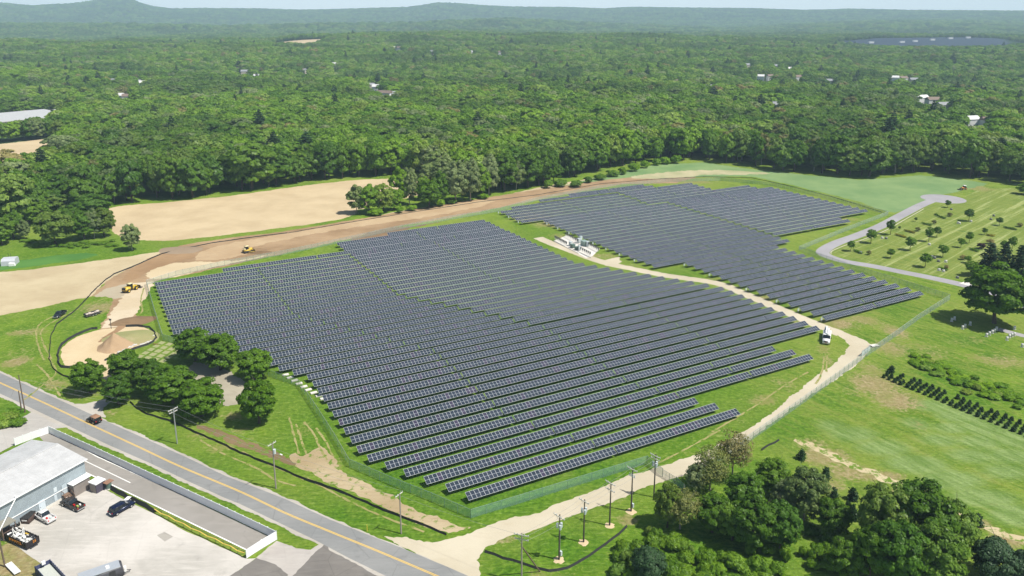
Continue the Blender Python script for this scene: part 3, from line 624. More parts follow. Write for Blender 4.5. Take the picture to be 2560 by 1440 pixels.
# sliding gate panels and sign board at the bend
g0=Vector(G(2155,893)); g1=Vector(G(2205,858)); d=g1-g0; rz=math.atan2(d.y,d.x)
t=thing('gate_panel_stack','stack of grey gate panels leaning on the fence at the drive bend','gate',(g0.x,g0.y,0),rz)
m=MB()
for k in range(3): m.box(.3+k*2.1,2.2+k*2.1,.25,.35,.1,1.7)
m.build('gate_leaf',CABW,t); m=MB(); m.box(0,7,.2,.3,1.75,1.82); m.box(0,7,.2,.3,.02,.1); m.build('rail',GALV,t)
gx,gy=G(2186,866); t=thing('wooden_pallet_board','pale board lying on blocks inside the drive bend','board',(gx,gy,0),.3)
m=MB(); m.box(-1.3,1.3,-.8,.8,.35,.42); m.build('board',CONC,t); m=MB(); m.box(-1.2,-1,-.7,.7,0,.35); m.box(1,1.2,-.7,.7,0,.35); m.build('bearer',WOOD,t)

# ------------------------------------------------------------------ silt fences and other low lines
SILT=paint('black_silt_fabric',(.022,.024,.024),.8,var=.3)
def silt(pts,label,h=.75,w=.12,mat=None,name='silt_fence',cat='silt fence'):
    P=[Vector(G(*q)) for q in pts]; Q=[]
    for a,b_ in zip(P[:-1],P[1:]):
        k=max(1,int((b_-a).length/1.5)); 
        for j in range(k):
            q=a.lerp(b_,j/k); Q.append(q+Vector((noise.noise((q.x*.4,q.y*.4,0)),noise.noise((q.x*.4,q.y*.4,5))))*.35)
    Q.append(P[-1]); o=Q[0]; t=thing(name,label,cat,(o.x,o.y,0),0,'black silt fences')
    m=MB(); s_=MB()
    for i in range(len(Q)-1):
        a=Q[i]-o; b_=Q[i+1]-o; ha=h*(.7+.5*abs(noise.noise((Q[i].x,Q[i].y,2)))); hb=h*(.7+.5*abs(noise.noise((Q[i+1].x,Q[i+1].y,2))))
        nn=Vector((-(b_-a).y,(b_-a).x)).normalized()*w
        m.add([(a.x-nn.x,a.y-nn.y,0),(b_.x-nn.x,b_.y-nn.y,0),(b_.x,b_.y,hb),(a.x,a.y,ha),(a.x+nn.x,a.y+nn.y,0),(b_.x+nn.x,b_.y+nn.y,0)],[(0,1,2,3),(3,2,5,4)])
        if i%2==0: s_.tube((a.x,a.y,0),(a.x,a.y,ha+.2),.025,n=4)
    m.build('fabric',mat or SILT,t); s_.build('stakes',WOOD,t)
silt([(326,1006),(356,1032),(395,1044),(431,1055),(487,1081),(545,1106),(600,1133),(690,1168),(761,1200),(862,1235),(975,1283),(1060,1315),(1116,1338)],'long black silt fence on the grass bank above the road',.7,.12)
silt([(470,620),(405,635),(360,655),(319,673),(285,686),(262,702),(240,722),(225,738),(205,760),(187,778),(142,811),(128,840),(124,870),(124,897),(130,915),(139,928),(158,940),(180,948)],'thin black silt fence curving from dirt strip round the basin',.6,.1)
silt([(720,583),(660,590),(600,598),(530,608),(470,620)],'thin black silt fence between stubble strip and graded dirt',.5,.1)
silt([(244,821),(228,823),(210,830),(190,839),(169,850),(155,862),(147,874),(143,888),(144,901),(148,911),(156,918),(172,920),(191,918)],'thick black silt fence round the left side of the soil basin',.9,.3)
silt([(315,817),(345,816),(375,819),(386,832),(390,845),(382,855),(370,862),(337,873),(300,885),(262,902)],'black silt fence round the right side of the soil basin',.8,.3)
silt([(1566,1316),(1545,1334),(1527,1352),(1470,1392),(1420,1420),(1395,1427),(1374,1429),(1340,1420),(1307,1410),(1260,1396),(1212,1380)],'black silt fence curving round the power pole lawn',.6,.2)
silt([(1902,1126),(1922,1114),(1947,1101)],'short black silt fence piece on the right-hand field',.6,.15)
silt([(2205,531),(2080,492),(1960,462),(1880,445),(1760,442),(1640,448),(1500,460),(1340,488),(1200,505),(1050,528),(900,552),(720,583)],'very long thin silt line along the back of the arrays',.35,.08)

# ------------------------------------------------------------------ concrete slabs beside the front rows
sm_=MB(); sm_.box(-.9,.9,-.5,.5,0,.3); SM=sm_.mesh('concrete_slab'); bm=bmesh.new(); bm.from_mesh(SM); bmesh.ops.bevel(bm,geom=bm.edges[:],offset=.04,segments=1,affect='EDGES'); bm.to_mesh(SM); bm.free()
for k,q in enumerate([(345,365),(418,410),(490,457),(562,505),(640,555),(710,605),(797,652),(883,700),(955,745)]):
    gx,gy=G(660+q[0]/6.4,880+q[1]/6.4+1,0)
    tag(obj('concrete_slab',SM,CONC,None,(gx,gy,0),math.atan2(EY,EX)+random.uniform(-.06,.06)),'pale concrete slab, %s from the left in the line by the fence corner'%['first','second','third','fourth','fifth','sixth','seventh','eighth','ninth'][k],'slab','concrete slabs in a line')

# ------------------------------------------------------------------ trees
def leaf_mat(name, stops, trans=.34, far=True):
    m,nt,out=newmat(name); n=N(nt)
    r=n.n('ShaderNodeObjectInfo').outputs['Random']; p=n.pos()
    c=n.ramp(r,stops)
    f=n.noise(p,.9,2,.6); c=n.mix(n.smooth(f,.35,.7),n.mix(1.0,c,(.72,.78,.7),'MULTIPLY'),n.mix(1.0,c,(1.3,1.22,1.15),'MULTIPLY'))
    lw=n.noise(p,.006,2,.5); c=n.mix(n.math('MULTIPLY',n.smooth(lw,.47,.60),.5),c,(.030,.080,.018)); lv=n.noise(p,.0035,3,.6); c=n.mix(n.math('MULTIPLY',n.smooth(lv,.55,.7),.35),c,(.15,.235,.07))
    d=n.n('ShaderNodeBsdfDiffuse'); n.set(d.inputs[0],c); t=n.n('ShaderNodeBsdfTranslucent'); n.set(t.inputs[0],n.mix(1.0,c,(1.1,1.25,.6),'MULTIPLY'))
    g=n.n('ShaderNodeBsdfGlossy'); g.inputs['Roughness'].default_value=.45; g.inputs[0].default_value=(.5,.5,.5,1)
    mx=nt.nodes.new('ShaderNodeMixShader'); mx.inputs[0].default_value=trans; nt.links.new(d.outputs[0],mx.inputs[1]); nt.links.new(t.outputs[0],mx.inputs[2])
    m2=nt.nodes.new('ShaderNodeMixShader'); m2.inputs[0].default_value=.02; nt.links.new(mx.outputs[0],m2.inputs[1]); nt.links.new(g.outputs[0],m2.inputs[2])
    nt.links.new(m2.outputs[0],out.inputs[0]); return m
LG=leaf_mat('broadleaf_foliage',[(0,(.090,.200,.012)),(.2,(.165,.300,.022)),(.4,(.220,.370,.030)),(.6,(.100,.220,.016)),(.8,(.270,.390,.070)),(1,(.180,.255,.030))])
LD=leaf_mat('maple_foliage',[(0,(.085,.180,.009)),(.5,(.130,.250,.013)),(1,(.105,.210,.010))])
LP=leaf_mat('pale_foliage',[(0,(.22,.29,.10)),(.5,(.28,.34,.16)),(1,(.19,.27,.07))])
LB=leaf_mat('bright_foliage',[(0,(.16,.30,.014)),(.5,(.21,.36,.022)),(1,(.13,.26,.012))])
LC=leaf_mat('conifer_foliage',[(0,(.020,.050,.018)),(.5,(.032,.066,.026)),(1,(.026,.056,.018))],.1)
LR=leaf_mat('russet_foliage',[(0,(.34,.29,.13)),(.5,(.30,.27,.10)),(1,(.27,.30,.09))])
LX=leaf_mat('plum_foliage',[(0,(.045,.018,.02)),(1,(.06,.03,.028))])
BARK=paint('bark',(.085,.065,.05),.95,scale=3); PALEB=paint('pale_bark',(.30,.27,.22),.9,scale=3)
def quads(P,Nn,size,rng):
    n=len(P); r=rng.normal(size=(n,3)); u=np.cross(Nn,r); u/=np.linalg.norm(u,axis=1)[:,None]+1e-9; v=np.cross(Nn,u)
    s=(size*rng.uniform(.6,1.35,n))[:,None]; a=rng.uniform(.55,.95,n)[:,None]
    c0=P-u*s*.5-v*s*.5*a; c1=P+u*s*.5-v*s*.35*a; c2=P+u*s*.42+v*s*.5*a; c3=P-u*s*.38+v*s*.42*a
    V=np.stack([c0,c1,c2,c3],1).reshape(-1,3); return V,np.arange(4*n).reshape(n,4)
def crown(name,mat,R=5.,Hh=8.,z0=3.,nb=34,nl=90,size=.8,seed=1,br=(.18,.30),flat=.0,top=.0,loose=0.):
    rng=np.random.RandomState(seed); P=[];Nn=[]
    for i in range(nb):
        t=(i+.5)/nb; cz=1-2*t; ph=i*2.399+rng.uniform(-.4,.4); cr=math.sqrt(max(0,1-cz*cz)) if cz>0 else max(0,1-cz*cz)**.22*(1+.12*cz)
        k=rng.uniform(.58,.86) if i%5 else rng.uniform(.1,.5)
        wz=1-(top*max(cz,0))
        c=np.array([cr*math.cos(ph)*R*k*wz,cr*math.sin(ph)*R*k*wz,z0+Hh/2+cz*Hh/2*k*.95])
        rb=R*rng.uniform(*br); m=int(nl*rng.uniform(.7,1.3)*(1-loose*rng.uniform(0,1)))
        d=rng.normal(size=(m,3)); d/=np.linalg.norm(d,axis=1)[:,None]; d[:,2]=np.abs(d[:,2])*.9+d[:,2]*.1
        rad=rb*rng.uniform(.55,1.08,m)**.6
        p=c+d*rad[:,None]*np.array([1,1,.78]); P.append(p)
        out=(p-np.array([0,0,z0+Hh*.35])); out/=np.linalg.norm(out,axis=1)[:,None]+1e-9
        nn=d*.75+out*.45+rng.normal(size=(m,3))*.38+np.array([0,0,.15]); Nn.append(nn/np.linalg.norm(nn,axis=1)[:,None])
    P=np.concatenate(P);Nn=np.concatenate(Nn); V,Fq=quads(P,Nn,size,rng); me=fastmesh(name,V,Fq); me.materials.append(mat); return me
def pine(name,mat,R=3.6,Hh=16.,z0=2.5,seed=1,size=.75,tiers=13,dens=1.):
    rng=np.random.RandomState(seed); P=[];Nn=[]
    for i in range(tiers):
        t=i/(tiers-1); z=z0+(Hh-z0)*t; rr=R*(1-t)**.75*rng.uniform(.75,1.1)+.25
        nbr=int(5+3*(1-t)); ph0=rng.uniform(0,6)
        for j in range(nbr):
            ph=ph0+j*6.283/nbr+rng.uniform(-.3,.3); L=rr*rng.uniform(.65,1.15); m=int(22*dens*(L/R)+6)
            s=rng.uniform(.15,1,m)**.7*L; off=rng.normal(size=(m,3))*np.array([.28,.28,.18])*(.5+.5*L/R)
            p=np.stack([np.cos(ph)*s,np.sin(ph)*s,z+s*.12-(s/R)**2*.5],1)+off; P.append(p)
            nn=rng.normal(size=(m,3))*.5+np.array([math.cos(ph)*.35,math.sin(ph)*.35,.8]); Nn.append(nn/np.linalg.norm(nn,axis=1)[:,None])
    P=np.concatenate(P);Nn=np.concatenate(Nn); V,Fq=quads(P,Nn,size,rng); me=fastmesh(name,V,Fq); me.materials.append(mat); return me
def trunk(name,Hh=8.,r=.28,limbs=5,seed=1,mat=None,spread=3.):
    rng=random.Random(seed); m=MB(); p=Vector((0,0,-.3)); pts=[(p,r*1.3)]
    for i in range(1,5):
        p=Vector((rng.uniform(-.25,.25),rng.uniform(-.25,.25),Hh*i/4)); pts.append((p,r*(1-.2*i)))
    for (a,ra),(b_,rb) in zip(pts[:-1],pts[1:]): m.tube(a,b_,ra,rb,n=7,cap=False)
    for j in range(limbs):
        ph=j*2.4+rng.uniform(-.4,.4); z=Hh*rng.uniform(.35,.85); a=Vector((0,0,z)); b_=a+Vector((math.cos(ph)*spread*.5,math.sin(ph)*spread*.5,Hh*.16)); c_=b_+Vector((math.cos(ph+.3)*spread*.5,math.sin(ph+.3)*spread*.5,Hh*.16))
        m.tube(a,b_,r*.42,r*.26,n=5,cap=False); m.tube(b_,c_,r*.26,r*.08,n=5,cap=False)
    me=m.mesh(name,True); me.materials.append(mat or BARK); return me
def recol(me,mat): c=me.copy(); c.materials.clear(); c.materials.append(mat); return c
# crowns about 10 m wide and 9 m deep, set on trunks; the copies are scaled
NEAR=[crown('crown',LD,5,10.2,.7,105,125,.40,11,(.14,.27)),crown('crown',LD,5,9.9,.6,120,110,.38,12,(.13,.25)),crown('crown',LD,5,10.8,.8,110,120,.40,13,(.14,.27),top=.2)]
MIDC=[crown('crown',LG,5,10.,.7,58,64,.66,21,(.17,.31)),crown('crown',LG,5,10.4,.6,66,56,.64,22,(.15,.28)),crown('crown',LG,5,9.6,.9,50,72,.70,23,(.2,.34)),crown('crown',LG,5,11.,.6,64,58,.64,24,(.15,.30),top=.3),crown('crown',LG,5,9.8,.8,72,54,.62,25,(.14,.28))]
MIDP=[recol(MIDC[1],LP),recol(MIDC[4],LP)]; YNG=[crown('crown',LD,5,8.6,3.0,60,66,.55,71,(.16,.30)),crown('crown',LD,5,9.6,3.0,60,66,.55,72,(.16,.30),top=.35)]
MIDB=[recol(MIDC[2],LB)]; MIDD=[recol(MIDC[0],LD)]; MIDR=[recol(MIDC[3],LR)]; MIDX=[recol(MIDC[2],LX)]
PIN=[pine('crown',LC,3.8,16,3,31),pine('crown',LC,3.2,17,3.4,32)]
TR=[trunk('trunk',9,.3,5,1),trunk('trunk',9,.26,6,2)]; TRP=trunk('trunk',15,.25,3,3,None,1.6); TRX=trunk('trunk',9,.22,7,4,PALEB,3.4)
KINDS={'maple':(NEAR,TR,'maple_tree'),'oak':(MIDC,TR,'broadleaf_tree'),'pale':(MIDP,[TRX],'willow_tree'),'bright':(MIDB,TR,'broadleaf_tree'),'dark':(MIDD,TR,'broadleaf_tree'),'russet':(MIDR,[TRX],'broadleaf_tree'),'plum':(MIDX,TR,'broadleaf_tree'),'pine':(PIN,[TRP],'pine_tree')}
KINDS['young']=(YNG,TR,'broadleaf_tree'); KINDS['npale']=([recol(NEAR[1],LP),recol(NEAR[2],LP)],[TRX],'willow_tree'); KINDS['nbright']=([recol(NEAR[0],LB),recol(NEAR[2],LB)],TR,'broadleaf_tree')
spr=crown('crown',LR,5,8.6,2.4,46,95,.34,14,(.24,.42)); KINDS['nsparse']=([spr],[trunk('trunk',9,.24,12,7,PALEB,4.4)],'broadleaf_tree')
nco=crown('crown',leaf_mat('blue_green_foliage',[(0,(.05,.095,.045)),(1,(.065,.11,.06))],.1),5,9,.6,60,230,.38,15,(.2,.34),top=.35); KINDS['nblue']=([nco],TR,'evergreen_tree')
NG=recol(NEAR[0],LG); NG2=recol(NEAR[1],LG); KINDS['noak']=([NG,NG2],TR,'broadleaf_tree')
ntree=0; _ext={}
def tree(kind,x,y,wid,hgt,label,group=None,z=None,rz=None,mi=None):
    global ntree; ntree+=1
    cs,ts,nm=KINDS[kind]; k=ntree if mi is None else mi
    zz=tz(x,y) if z is None else z
    t=thing(nm,label,'tree',(x,y,zz),random.uniform(0,6.28) if rz is None else rz,group)
    cm_=cs[k%len(cs)]
    if cm_.name not in _ext:
        a=np.empty(len(cm_.vertices)*3,np.float32); cm_.vertices.foreach_get('co',a); a=a.reshape(-1,3); _ext[cm_.name]=(float(np.percentile(np.hypot(a[:,0],a[:,1]),96)),float(np.percentile(a[:,2],99.3)))
    R0,H0=_ext[cm_.name]
    t.scale=(wid/2/R0,wid/2/R0*random.uniform(.92,1.08),hgt/H0)
    obj('crown',cs[k%len(cs)],None,t); obj('trunk',ts[k%len(ts)],None,t); return t
def ptree(kind,px,py,w_,h_,label,group=None,**k):
    """px,py = where the trunk meets the ground in the photo; w_,h_ = size of the crown there, in photo pixels"""
    x,y=G(px,py); s=pxm(y); D=math.hypot(y,H); 
    ang=math.atan2(H,y); wid=w_/s; hg=max(2.0,(h_/s-wid*.22*math.sin(ang))/math.cos(ang))
    return tree(kind,x,y,wid,hg,label,group,**k)
RS='maples by the county road'
for q in [('maple',224,982,84,84,'round dark maple nearest the county road, left of the soil path'),
 ('maple',297,1012,72,76,'smaller dark maple between the roadside maple and the big clump'),
 ('maple',318,955,78,82,'dark maple at the upper left end of the roadside clump'),
 ('maple',372,985,82,88,'dark maple in the middle of the roadside clump'),
 ('maple',432,1008,112,100,'broad dark maple right of centre in the roadside clump'),
 ('maple',505,1040,108,92,'lighter-topped maple at the lower right end of the roadside clump'),
 ('maple',488,902,92,82,'rounded maple behind the gravel pad, left of its taller neighbour'),
 ('maple',552,925,96,96,'taller round maple behind the gravel pad, touching the panel rows'),
 ('maple',638,948,80,78,'small round maple against the green fence corner'),
 ('maple',648,1058,94,108,'lone maple on the lawn in front of the fence corner')]: ptree(*q,RS)
ptree('maple',2486,808,150,150,'huge round maple shading the white gravestones','cemetery trees')
ptree('npale',330,626,46,66,'lone pale willow between the tan fields')
GV='grove left of the tan field'
for q in [('noak',140,611,84,96,'dense dark round tree standing forward on the green meadow'),('nbright',212,598,62,82,'bright-topped tree between the dense dark tree and the pale birch'),
 ('npale',236,596,46,84,'pale-stemmed tree with thin crown at the edge of the tan field'),('noak',262,592,52,84,'leafy tree at the very corner of the tan field'),('maple',180,575,70,70,'dark tree close behind the dense round meadow tree'),
 ('noak',235,545,90,70,'broad tree behind the pale-stemmed one'),('npale',62,598,30,56,'thin grey tree at the left edge of the grassy lane'),('maple',35,596,60,76,'dark tree left of the thin grey tree'),('noak',5,612,60,80,'green tree cut off by the left edge above the grey tent'),
 ('noak',150,530,80,66,'wide tree at the back of the grove'),('noak',100,560,60,66,'tree at the head of the grassy lane'),('noak',48,560,70,70,'mid green tree behind the thin grey one')]: ptree(q[0],q[1],q[2],q[3],q[4]*.88,q[5],GV)
CL='tree clump beside the tan field'
for q in [('npale',893,534,38,62,'pale tree at the left tip of the clump beside the tan field'),('noak',922,534,44,62,'leafy tree second from the left tip of the clump'),('noak',958,530,46,60,'bushy tree in the front of the clump, third from its left tip'),('nbright',985,525,34,44,'low bright tree in front of the clump'),
 ('nbright',1000,512,40,80,'tall bright tree rising from the left part of the clump'),('npale',1024,512,36,78,'tall pale tree beside the tall bright one'),('maple',1072,518,52,58,'very dark round tree at the edge of the dirt strip'),('maple',1104,510,38,70,'dark tree right of the very dark round one'),
 ('npale',1084,470,60,56,'grey-green willow crown behind the very dark round tree'),('npale',1140,506,56,88,'big pale cottonwood in the middle of the clump'),('npale',1176,502,42,90,'tall pale cottonwood right of the big one'),('noak',1205,492,40,70,'green tree between two pale cottonwoods'),
 ('npale',1222,488,44,86,'pale cottonwood nearest the field bend'),('maple',1262,478,52,86,'dark tree right of the last pale cottonwood'),('npale',1290,474,34,60,'small pale tree in front of the dark one'),('noak',1320,468,50,76,'broad green tree near the right end of the clump'),('npale',1110,486,54,84,'tall pale tree at the back of the clump, behind the very dark tree'),('noak',1160,480,60,88,'green tree at the back of the clump between pale cottonwoods'),('noak',1240,470,56,84,'green tree linking the clump to the wood'),('nbright',1060,500,30,50,'small bright tree left of the very dark round one'),('nbright',1385,456,34,46,'low bright tree at the foot of the wood ahead of the bend'),('maple',1360,462,50,78,'dark green tree ahead of the field bend')]: ptree(q[0],q[1],q[2],q[3]*1.25,q[4]*1.18,q[5],CL)
CG='cemetery trees'
for i,(px,py,w_,h_) in enumerate([(2127,627,20,24),(2177,607,26,31),(2226,586,22,34),(2275,625,26,31),(2226,644,19,21),(2321,603,20,33),(2342,592,20,24),(2357,642,26,29),(2312,667,28,32),(2402,618,18,22),(2422,607,18,26),(2426,689,30,34),(2509,631,20,28),(2529,625,20,32),(2422,552,24,28),(2369,518,14,17),(2498,563,17,19),(2461,586,13,16),(2289,553,8,10),(2248,574,7,9),(2420,657,17,17)]):
    L=['young round tree nearest the bend of the cemetery lane','second young tree beside the lane from its bend','upright dark young tree touching the far side of the lane','fullest young tree in the row below the lane','small young tree on the lawn below the fullest one','narrow upright tree in the middle of the lawn','young tree just behind the narrow middle one','round young tree with pale gravestones at its foot','broad young tree left of a pair of gravestones','small round tree between the mown stripes','narrow dark tree beside the small round one','full young tree next to the white slab near the lane end','upright tree left of its taller twin at the right','taller upright twin near the right edge of the lawn','round tree alone at the back of the lawn','small tree at the foot of the turning circle','small tree at the back right with a red shrub','tiny tree behind a yellow flower bed','tiny sapling close to the lane and dark hedge','tiniest sapling between lane and flower bed','round shrub-like tree beside the plum tree'][i]
    ptree('young',px,py+1,w_,h_*1.12,L,CG)
for i,(px,py,w_) in enumerate([(2172,637,12),(2294,578,13),(2335,560,12),(2374,541,13),(2453,622,20),(2475,610,18),(2407,649,16),(2365,674,12),(2549,567,14)]):
    L=['tiny plum tree near the lane bend','tiny plum tree by the left yellow flower bed','tiny plum tree above the left flower beds','tiny plum tree by the short dark hedges','widest plum tree among the right lawn trees','plum tree right behind the widest one','plum tree beside the round shrub','faint tiny plum tree above the lane','plum tree at the right edge behind the long hedge'][i]
    ptree('russet' if i!=4 else 'plum',px,py,w_,w_*.75,L,CG)
for q in [('pine',2470,690,60,84,'dark spreading pine left of the pine group behind the big maple'),('pine',2505,700,60,96,'tall dark pine in the middle behind the big maple'),('pine',2540,712,60,100,'tall dark pine at the right edge behind the big maple'),('dark',2420,664,0,0,None),('oak',2575,760,70,90,'tree cut off by the right edge beside the big maple'),('dark',2562,486,40,28,'dark tree at the right edge by the field corner')]:
    if q[3]: ptree(*q,CG)
BW='wood beside the gravel drive'
for q in [('nsparse',1830,1195,92,112,'thin brown-leaved tree at the top of the drive wood'),('nsparse',1775,1225,90,104,'thin brown-leaved tree left of the topmost one'),('npale',1740,1232,56,70,'pale bush-like tree beside the drive gate end'),
 ('noak',1930,1235,84,86,'green tree right of the topmost brown one'),('npale',2010,1300,110,126,'big pale silvery tree facing the swath field'),('npale',1955,1290,60,90,'narrow pale tree with white blossom tufts'),('noak',2080,1340,80,92,'thin green tree at the gap before the giant maple'),
 ('noak',1860,1285,96,100,'green tree in the middle of the drive wood'),('nsparse',1700,1322,90,96,'grey-brown thin tree at the left of the drive wood'),('noak',1668,1318,70,104,'leafy half of the left edge tree by the pole lawn'),('maple',1780,1330,90,96,'dark tree in the heart of the drive wood'),
 ('maple',1880,1370,110,126,'large dark tree with olive top in the drive wood'),('noak',1830,1350,80,96,'mid green tree left of the large dark one'),('noak',1950,1370,90,110,'dark tree in front of the silvery one'),('nblue',1620,1446,86,78,'round blue-green bush tree near the bottom edge'),
 ('noak',2205,1385,130,168,'left crown of the giant maple group'),('maple',2285,1395,150,186,'middle crown of the giant maple group'),('noak',2370,1400,120,140,'right crown of the giant maple group'),('noak',2240,1470,130,160,'front left crown of the giant maple group'),('noak',2330,1475,130,150,'front right crown of the giant maple group'),('maple',2170,1450,90,130,'lower left crown of the giant maple group'),
 ('nblue',2480,1452,110,104,'blue-green spreading tree at the bottom right corner'),('nblue',2555,1470,80,90,'second blue-green tree cut by the right edge'),('maple',2110,1440,80,90,'shaded tree between wood and giant maple')]: ptree(*q,BW)
# bushes
NB=crown('bush_crown',LB,1.5,2.0,.0,22,110,.26,41,(.3,.5)); NB2=recol(crown('bush_crown',LG,1.5,1.8,.0,20,110,.26,42,(.3,.5)),LG)
SHRUB=[NB,NB2]
nb=0
def bush(px,py,w_,h_,label,group,mi=None):
    global nb; nb+=1
    x,y=G(px,py); s=pxm(y); o=obj('shrub',SHRUB[(nb if mi is None else mi)%2],None,None,(x,y,tz(x,y)),random.uniform(0,6.28)); r=w_/s/3.3; o.scale=(r,r*random.uniform(.8,1.2),max(.5,h_/s/2.1))
    return tag(o,label,'shrub',group)
for i in range(64):
    px=random.uniform(1545,2110); py=random.uniform(1330,1470)
    if px<1600: py=max(py,1380)
    if py<1400-(px-1700)*.1 and px>1650 and random.random()<.5: py+=60
    bush(px,py,random.uniform(26,60),random.uniform(16,40),'bright leafy shrub in the undergrowth at the foot of the drive wood','undergrowth shrubs of the drive wood',0 if random.random()<.75 else 1)
for i in range(54):
    t_=random.random(); px=2285+t_*300; py=900+t_*108+random.gauss(0,10)+ (12 if t_>.3 else 0)
    bush(px,py,random.uniform(18,40),random.uniform(6,14),'low green shrub in the weedy band behind the sapling rows','weedy shrub band',0 if random.random()<.6 else 1)
for i,(px,py) in enumerate([(1440,467),(1470,457),(1500,449),(1530,441),(1556,436),(1585,428),(1612,420),(1640,413),(1662,410),(1690,408),(1100,515),(1130,509),(1000,532),(1030,526),(940,538),(1210,497),(1400,466),(1370,470)]):
    bush(px,py,random.uniform(20,40),random.uniform(12,22),'low bright bush along the foot of the wood behind the dirt strip','bushes along the wood foot',0)
for i,(px,py,w_) in enumerate([(20,1050,50),(45,1062,44),(10,1068,40),(35,1040,34),(0,1055,44)]): bush(px,py,w_,20,'dense green bush in the grass wedge left of the road junction','bushes in the road wedge',1)
for i in range(26):
    t_=i/25; bush(60+t_*230+random.uniform(-4,4),604+random.uniform(-2,16)-abs(t_-.5)*6,random.uniform(14,26),random.uniform(5,8),'low bright weed clump along the meadow edge below the grove','meadow edge weeds',0)
# sapling rows
sap=pine('crown',LC,.62,1.75,.1,51,.26,7,1.1); spt=MB(); spt.tube((0,0,0),(0,0,1.0),.04,n=5); spt=spt.mesh('trunk'); spt.materials.append(BARK)
sb=thing('conifer_sapling','small dark conifer sapling in the four planted rows','sapling',(0,0,0),0,'planted rows of conifer saplings'); obj('crown',sap,None,sb); obj('trunk',spt,None,sb); first=True
A_=Vector(G(2228,930)); B_=Vector(G(2620,1088)); dd=(B_-A_); L_=dd.length; dd.normalize(); nn_=Vector((dd.y,-dd.x)); nn_=nn_ if nn_.y<0 else -nn_
k_=int(L_/1.75)
for i in range(k_):
    for j in range(4):
        if random.random()<.05: continue
        q=A_+dd*(i*1.75+j*.35+random.uniform(-.15,.15))+nn_*(j*1.75); s=random.uniform(.5,.68)
        if first: sb.location=(q.x,q.y,0); first=False
        else:
            c_=dup(sb,(q.x,q.y,0),random.uniform(0,6)); c_.scale=(s,s,s)
for i,(px,py,s) in enumerate([(2003,1148,1.25),(2064,1194,1.25),(2085,1242,1.1),(2131,1249,1.4),(2119,1272,.9),(2131,1280,.9),(2120,1294,1.0),(2133,1298,1.2),(2444,1314,1.3)]):
    L=['lone dwarf conifer farthest up the bare patch','lone dwarf conifer halfway down the bare patch','dwarf conifer just above the thin green tree','fat dwarf conifer left of the giant maple','slim dwarf conifer beside the giant maple','second slim dwarf conifer beside the giant maple','low dwarf conifer in the shade by the giant maple','dark dwarf conifer touching the giant maple','dwarf conifer right of the giant maple on the sandy strip'][i]
    x,y=G(px,py); c_=dup(sb,(x,y,0),i,L,'dwarf conifers on the bare patch'); c_.scale=(s*.85,s*.85,s*1.0)

# ------------------------------------------------------------------ the woods behind
LINE=[(-900,700),(-200,640),(0,560),(60,560),(110,545),(200,535),(268,516),(300,508),(400,500),(500,492),(600,480),(700,466),(800,452),(930,441),(1060,444),(1160,470),(1250,474),(1350,464),(1400,458),(1450,444),(1500,432),(1560,414),(1600,407),(1640,403),(1760,401),(1860,414),(1960,428),(2050,438),(2150,444),(2230,434),(2330,430),(2450,450),(2560,462),(2800,500),(3400,560)]
LW=[G(*q) for q in LINE]
FPOLY=LW+[(9000,400),(9000,9000),(-9000,9000),(-9000,300)]
CLR=[[(-400,480),(0,460),(70,438),(120,412),(168,380),(176,350),(100,347),(60,351),(-10,356),(-400,380)],[(-400,352),(0,349),(60,344),(112,340),(140,322),(178,292),(186,272),(60,274),(0,282),(-300,290)]]
CLW=[[G(*q) for q in P] for P in CLR]
FARW=[(980,2380),(1080,2180),(1480,2060),(1640,2700),(1560,2790),(1200,2720),(1000,2560)]
hs=[]  # houses: px,py,width m
HOUSES=[(285,212,9),(300,248,11),(318,250,9),(345,218,10),(352,222,12),(595,178,8),(612,182,12),(642,188,10),(758,180,10),(925,228,12),(942,232,10),(962,250,18),(978,250,10),(988,142,14),(1000,143,12),(1080,150,10),(1180,148,8),(1250,152,8),(760,180,9),(835,172,9),(1690,210,9),(1742,222,9),(1775,226,11),(1845,228,8),(1868,172,10),(1900,196,12),(1925,196,9),(1940,172,14),(1972,176,9),(1995,198,12),(2075,205,12),(2235,194,14),(2258,194,14),(2285,196,12),(2300,262,16),(2330,268,14),(2360,284,16),(2425,320,12),(2465,322,10),(1940,280,8),(500,134,24),(515,134,12),(510,62,10),(180,45,16),(120,46,12),(205,43,12),(190,50,10),(310,43,8),(415,46,8),(650,100,12),(240,102,10),(245,106,10)]
for (px,py,ww) in HOUSES:
    hs.append(G(px,py))
MEAD=[[(520,2750),(860,2800),(900,3420),(600,3450),(500,3200)],[(-1500,2500),(-1240,2480),(-1230,2950),(-1500,2980)],[(1750,3500),(2150,3450),(2250,4150),(1800,4200)],[(-700,2050),(-520,2050),(-530,2420),(-700,2420)],[(780,1150),(850,1150),(860,1290),(780,1300)]]
rs=np.random.RandomState(12)
def scat(y0,y1,sp,jit=.45):
    gx=np.arange(-.74*y1-60,.74*y1+60,sp); gy=np.arange(y0,y1,sp); X,Y=np.meshgrid(gx,gy); X=X+(np.arange(len(gy))%2)[:,None]*sp/2
    X=(X+rs.uniform(-jit,jit,X.shape)*sp).ravel(); Y=(Y+rs.uniform(-jit,jit,Y.shape)*sp).ravel()
    ok=(np.abs(X)<.68*Y+45)&inpoly(X,Y,FPOLY)
    for P in CLW+[FARW]+MEAD: ok&=~inpoly(X,Y,P)
    X,Y=X[ok],Y[ok]
    if y0<3000 and len(hs):
        keep=np.ones(len(X),bool)
        for (hx,hy) in hs:
            if hy<3300 and hy>250:
                dep=20+hy*.085; keep&=~((np.abs(X-hx*Y/hy)<9)&(Y<hy+9)&(Y>hy-dep))
        X,Y=X[keep],Y[keep]
    return X,Y
X1,Y1=scat(300,1150,10.2); X2,Y2=scat(1150,2500,12.2)
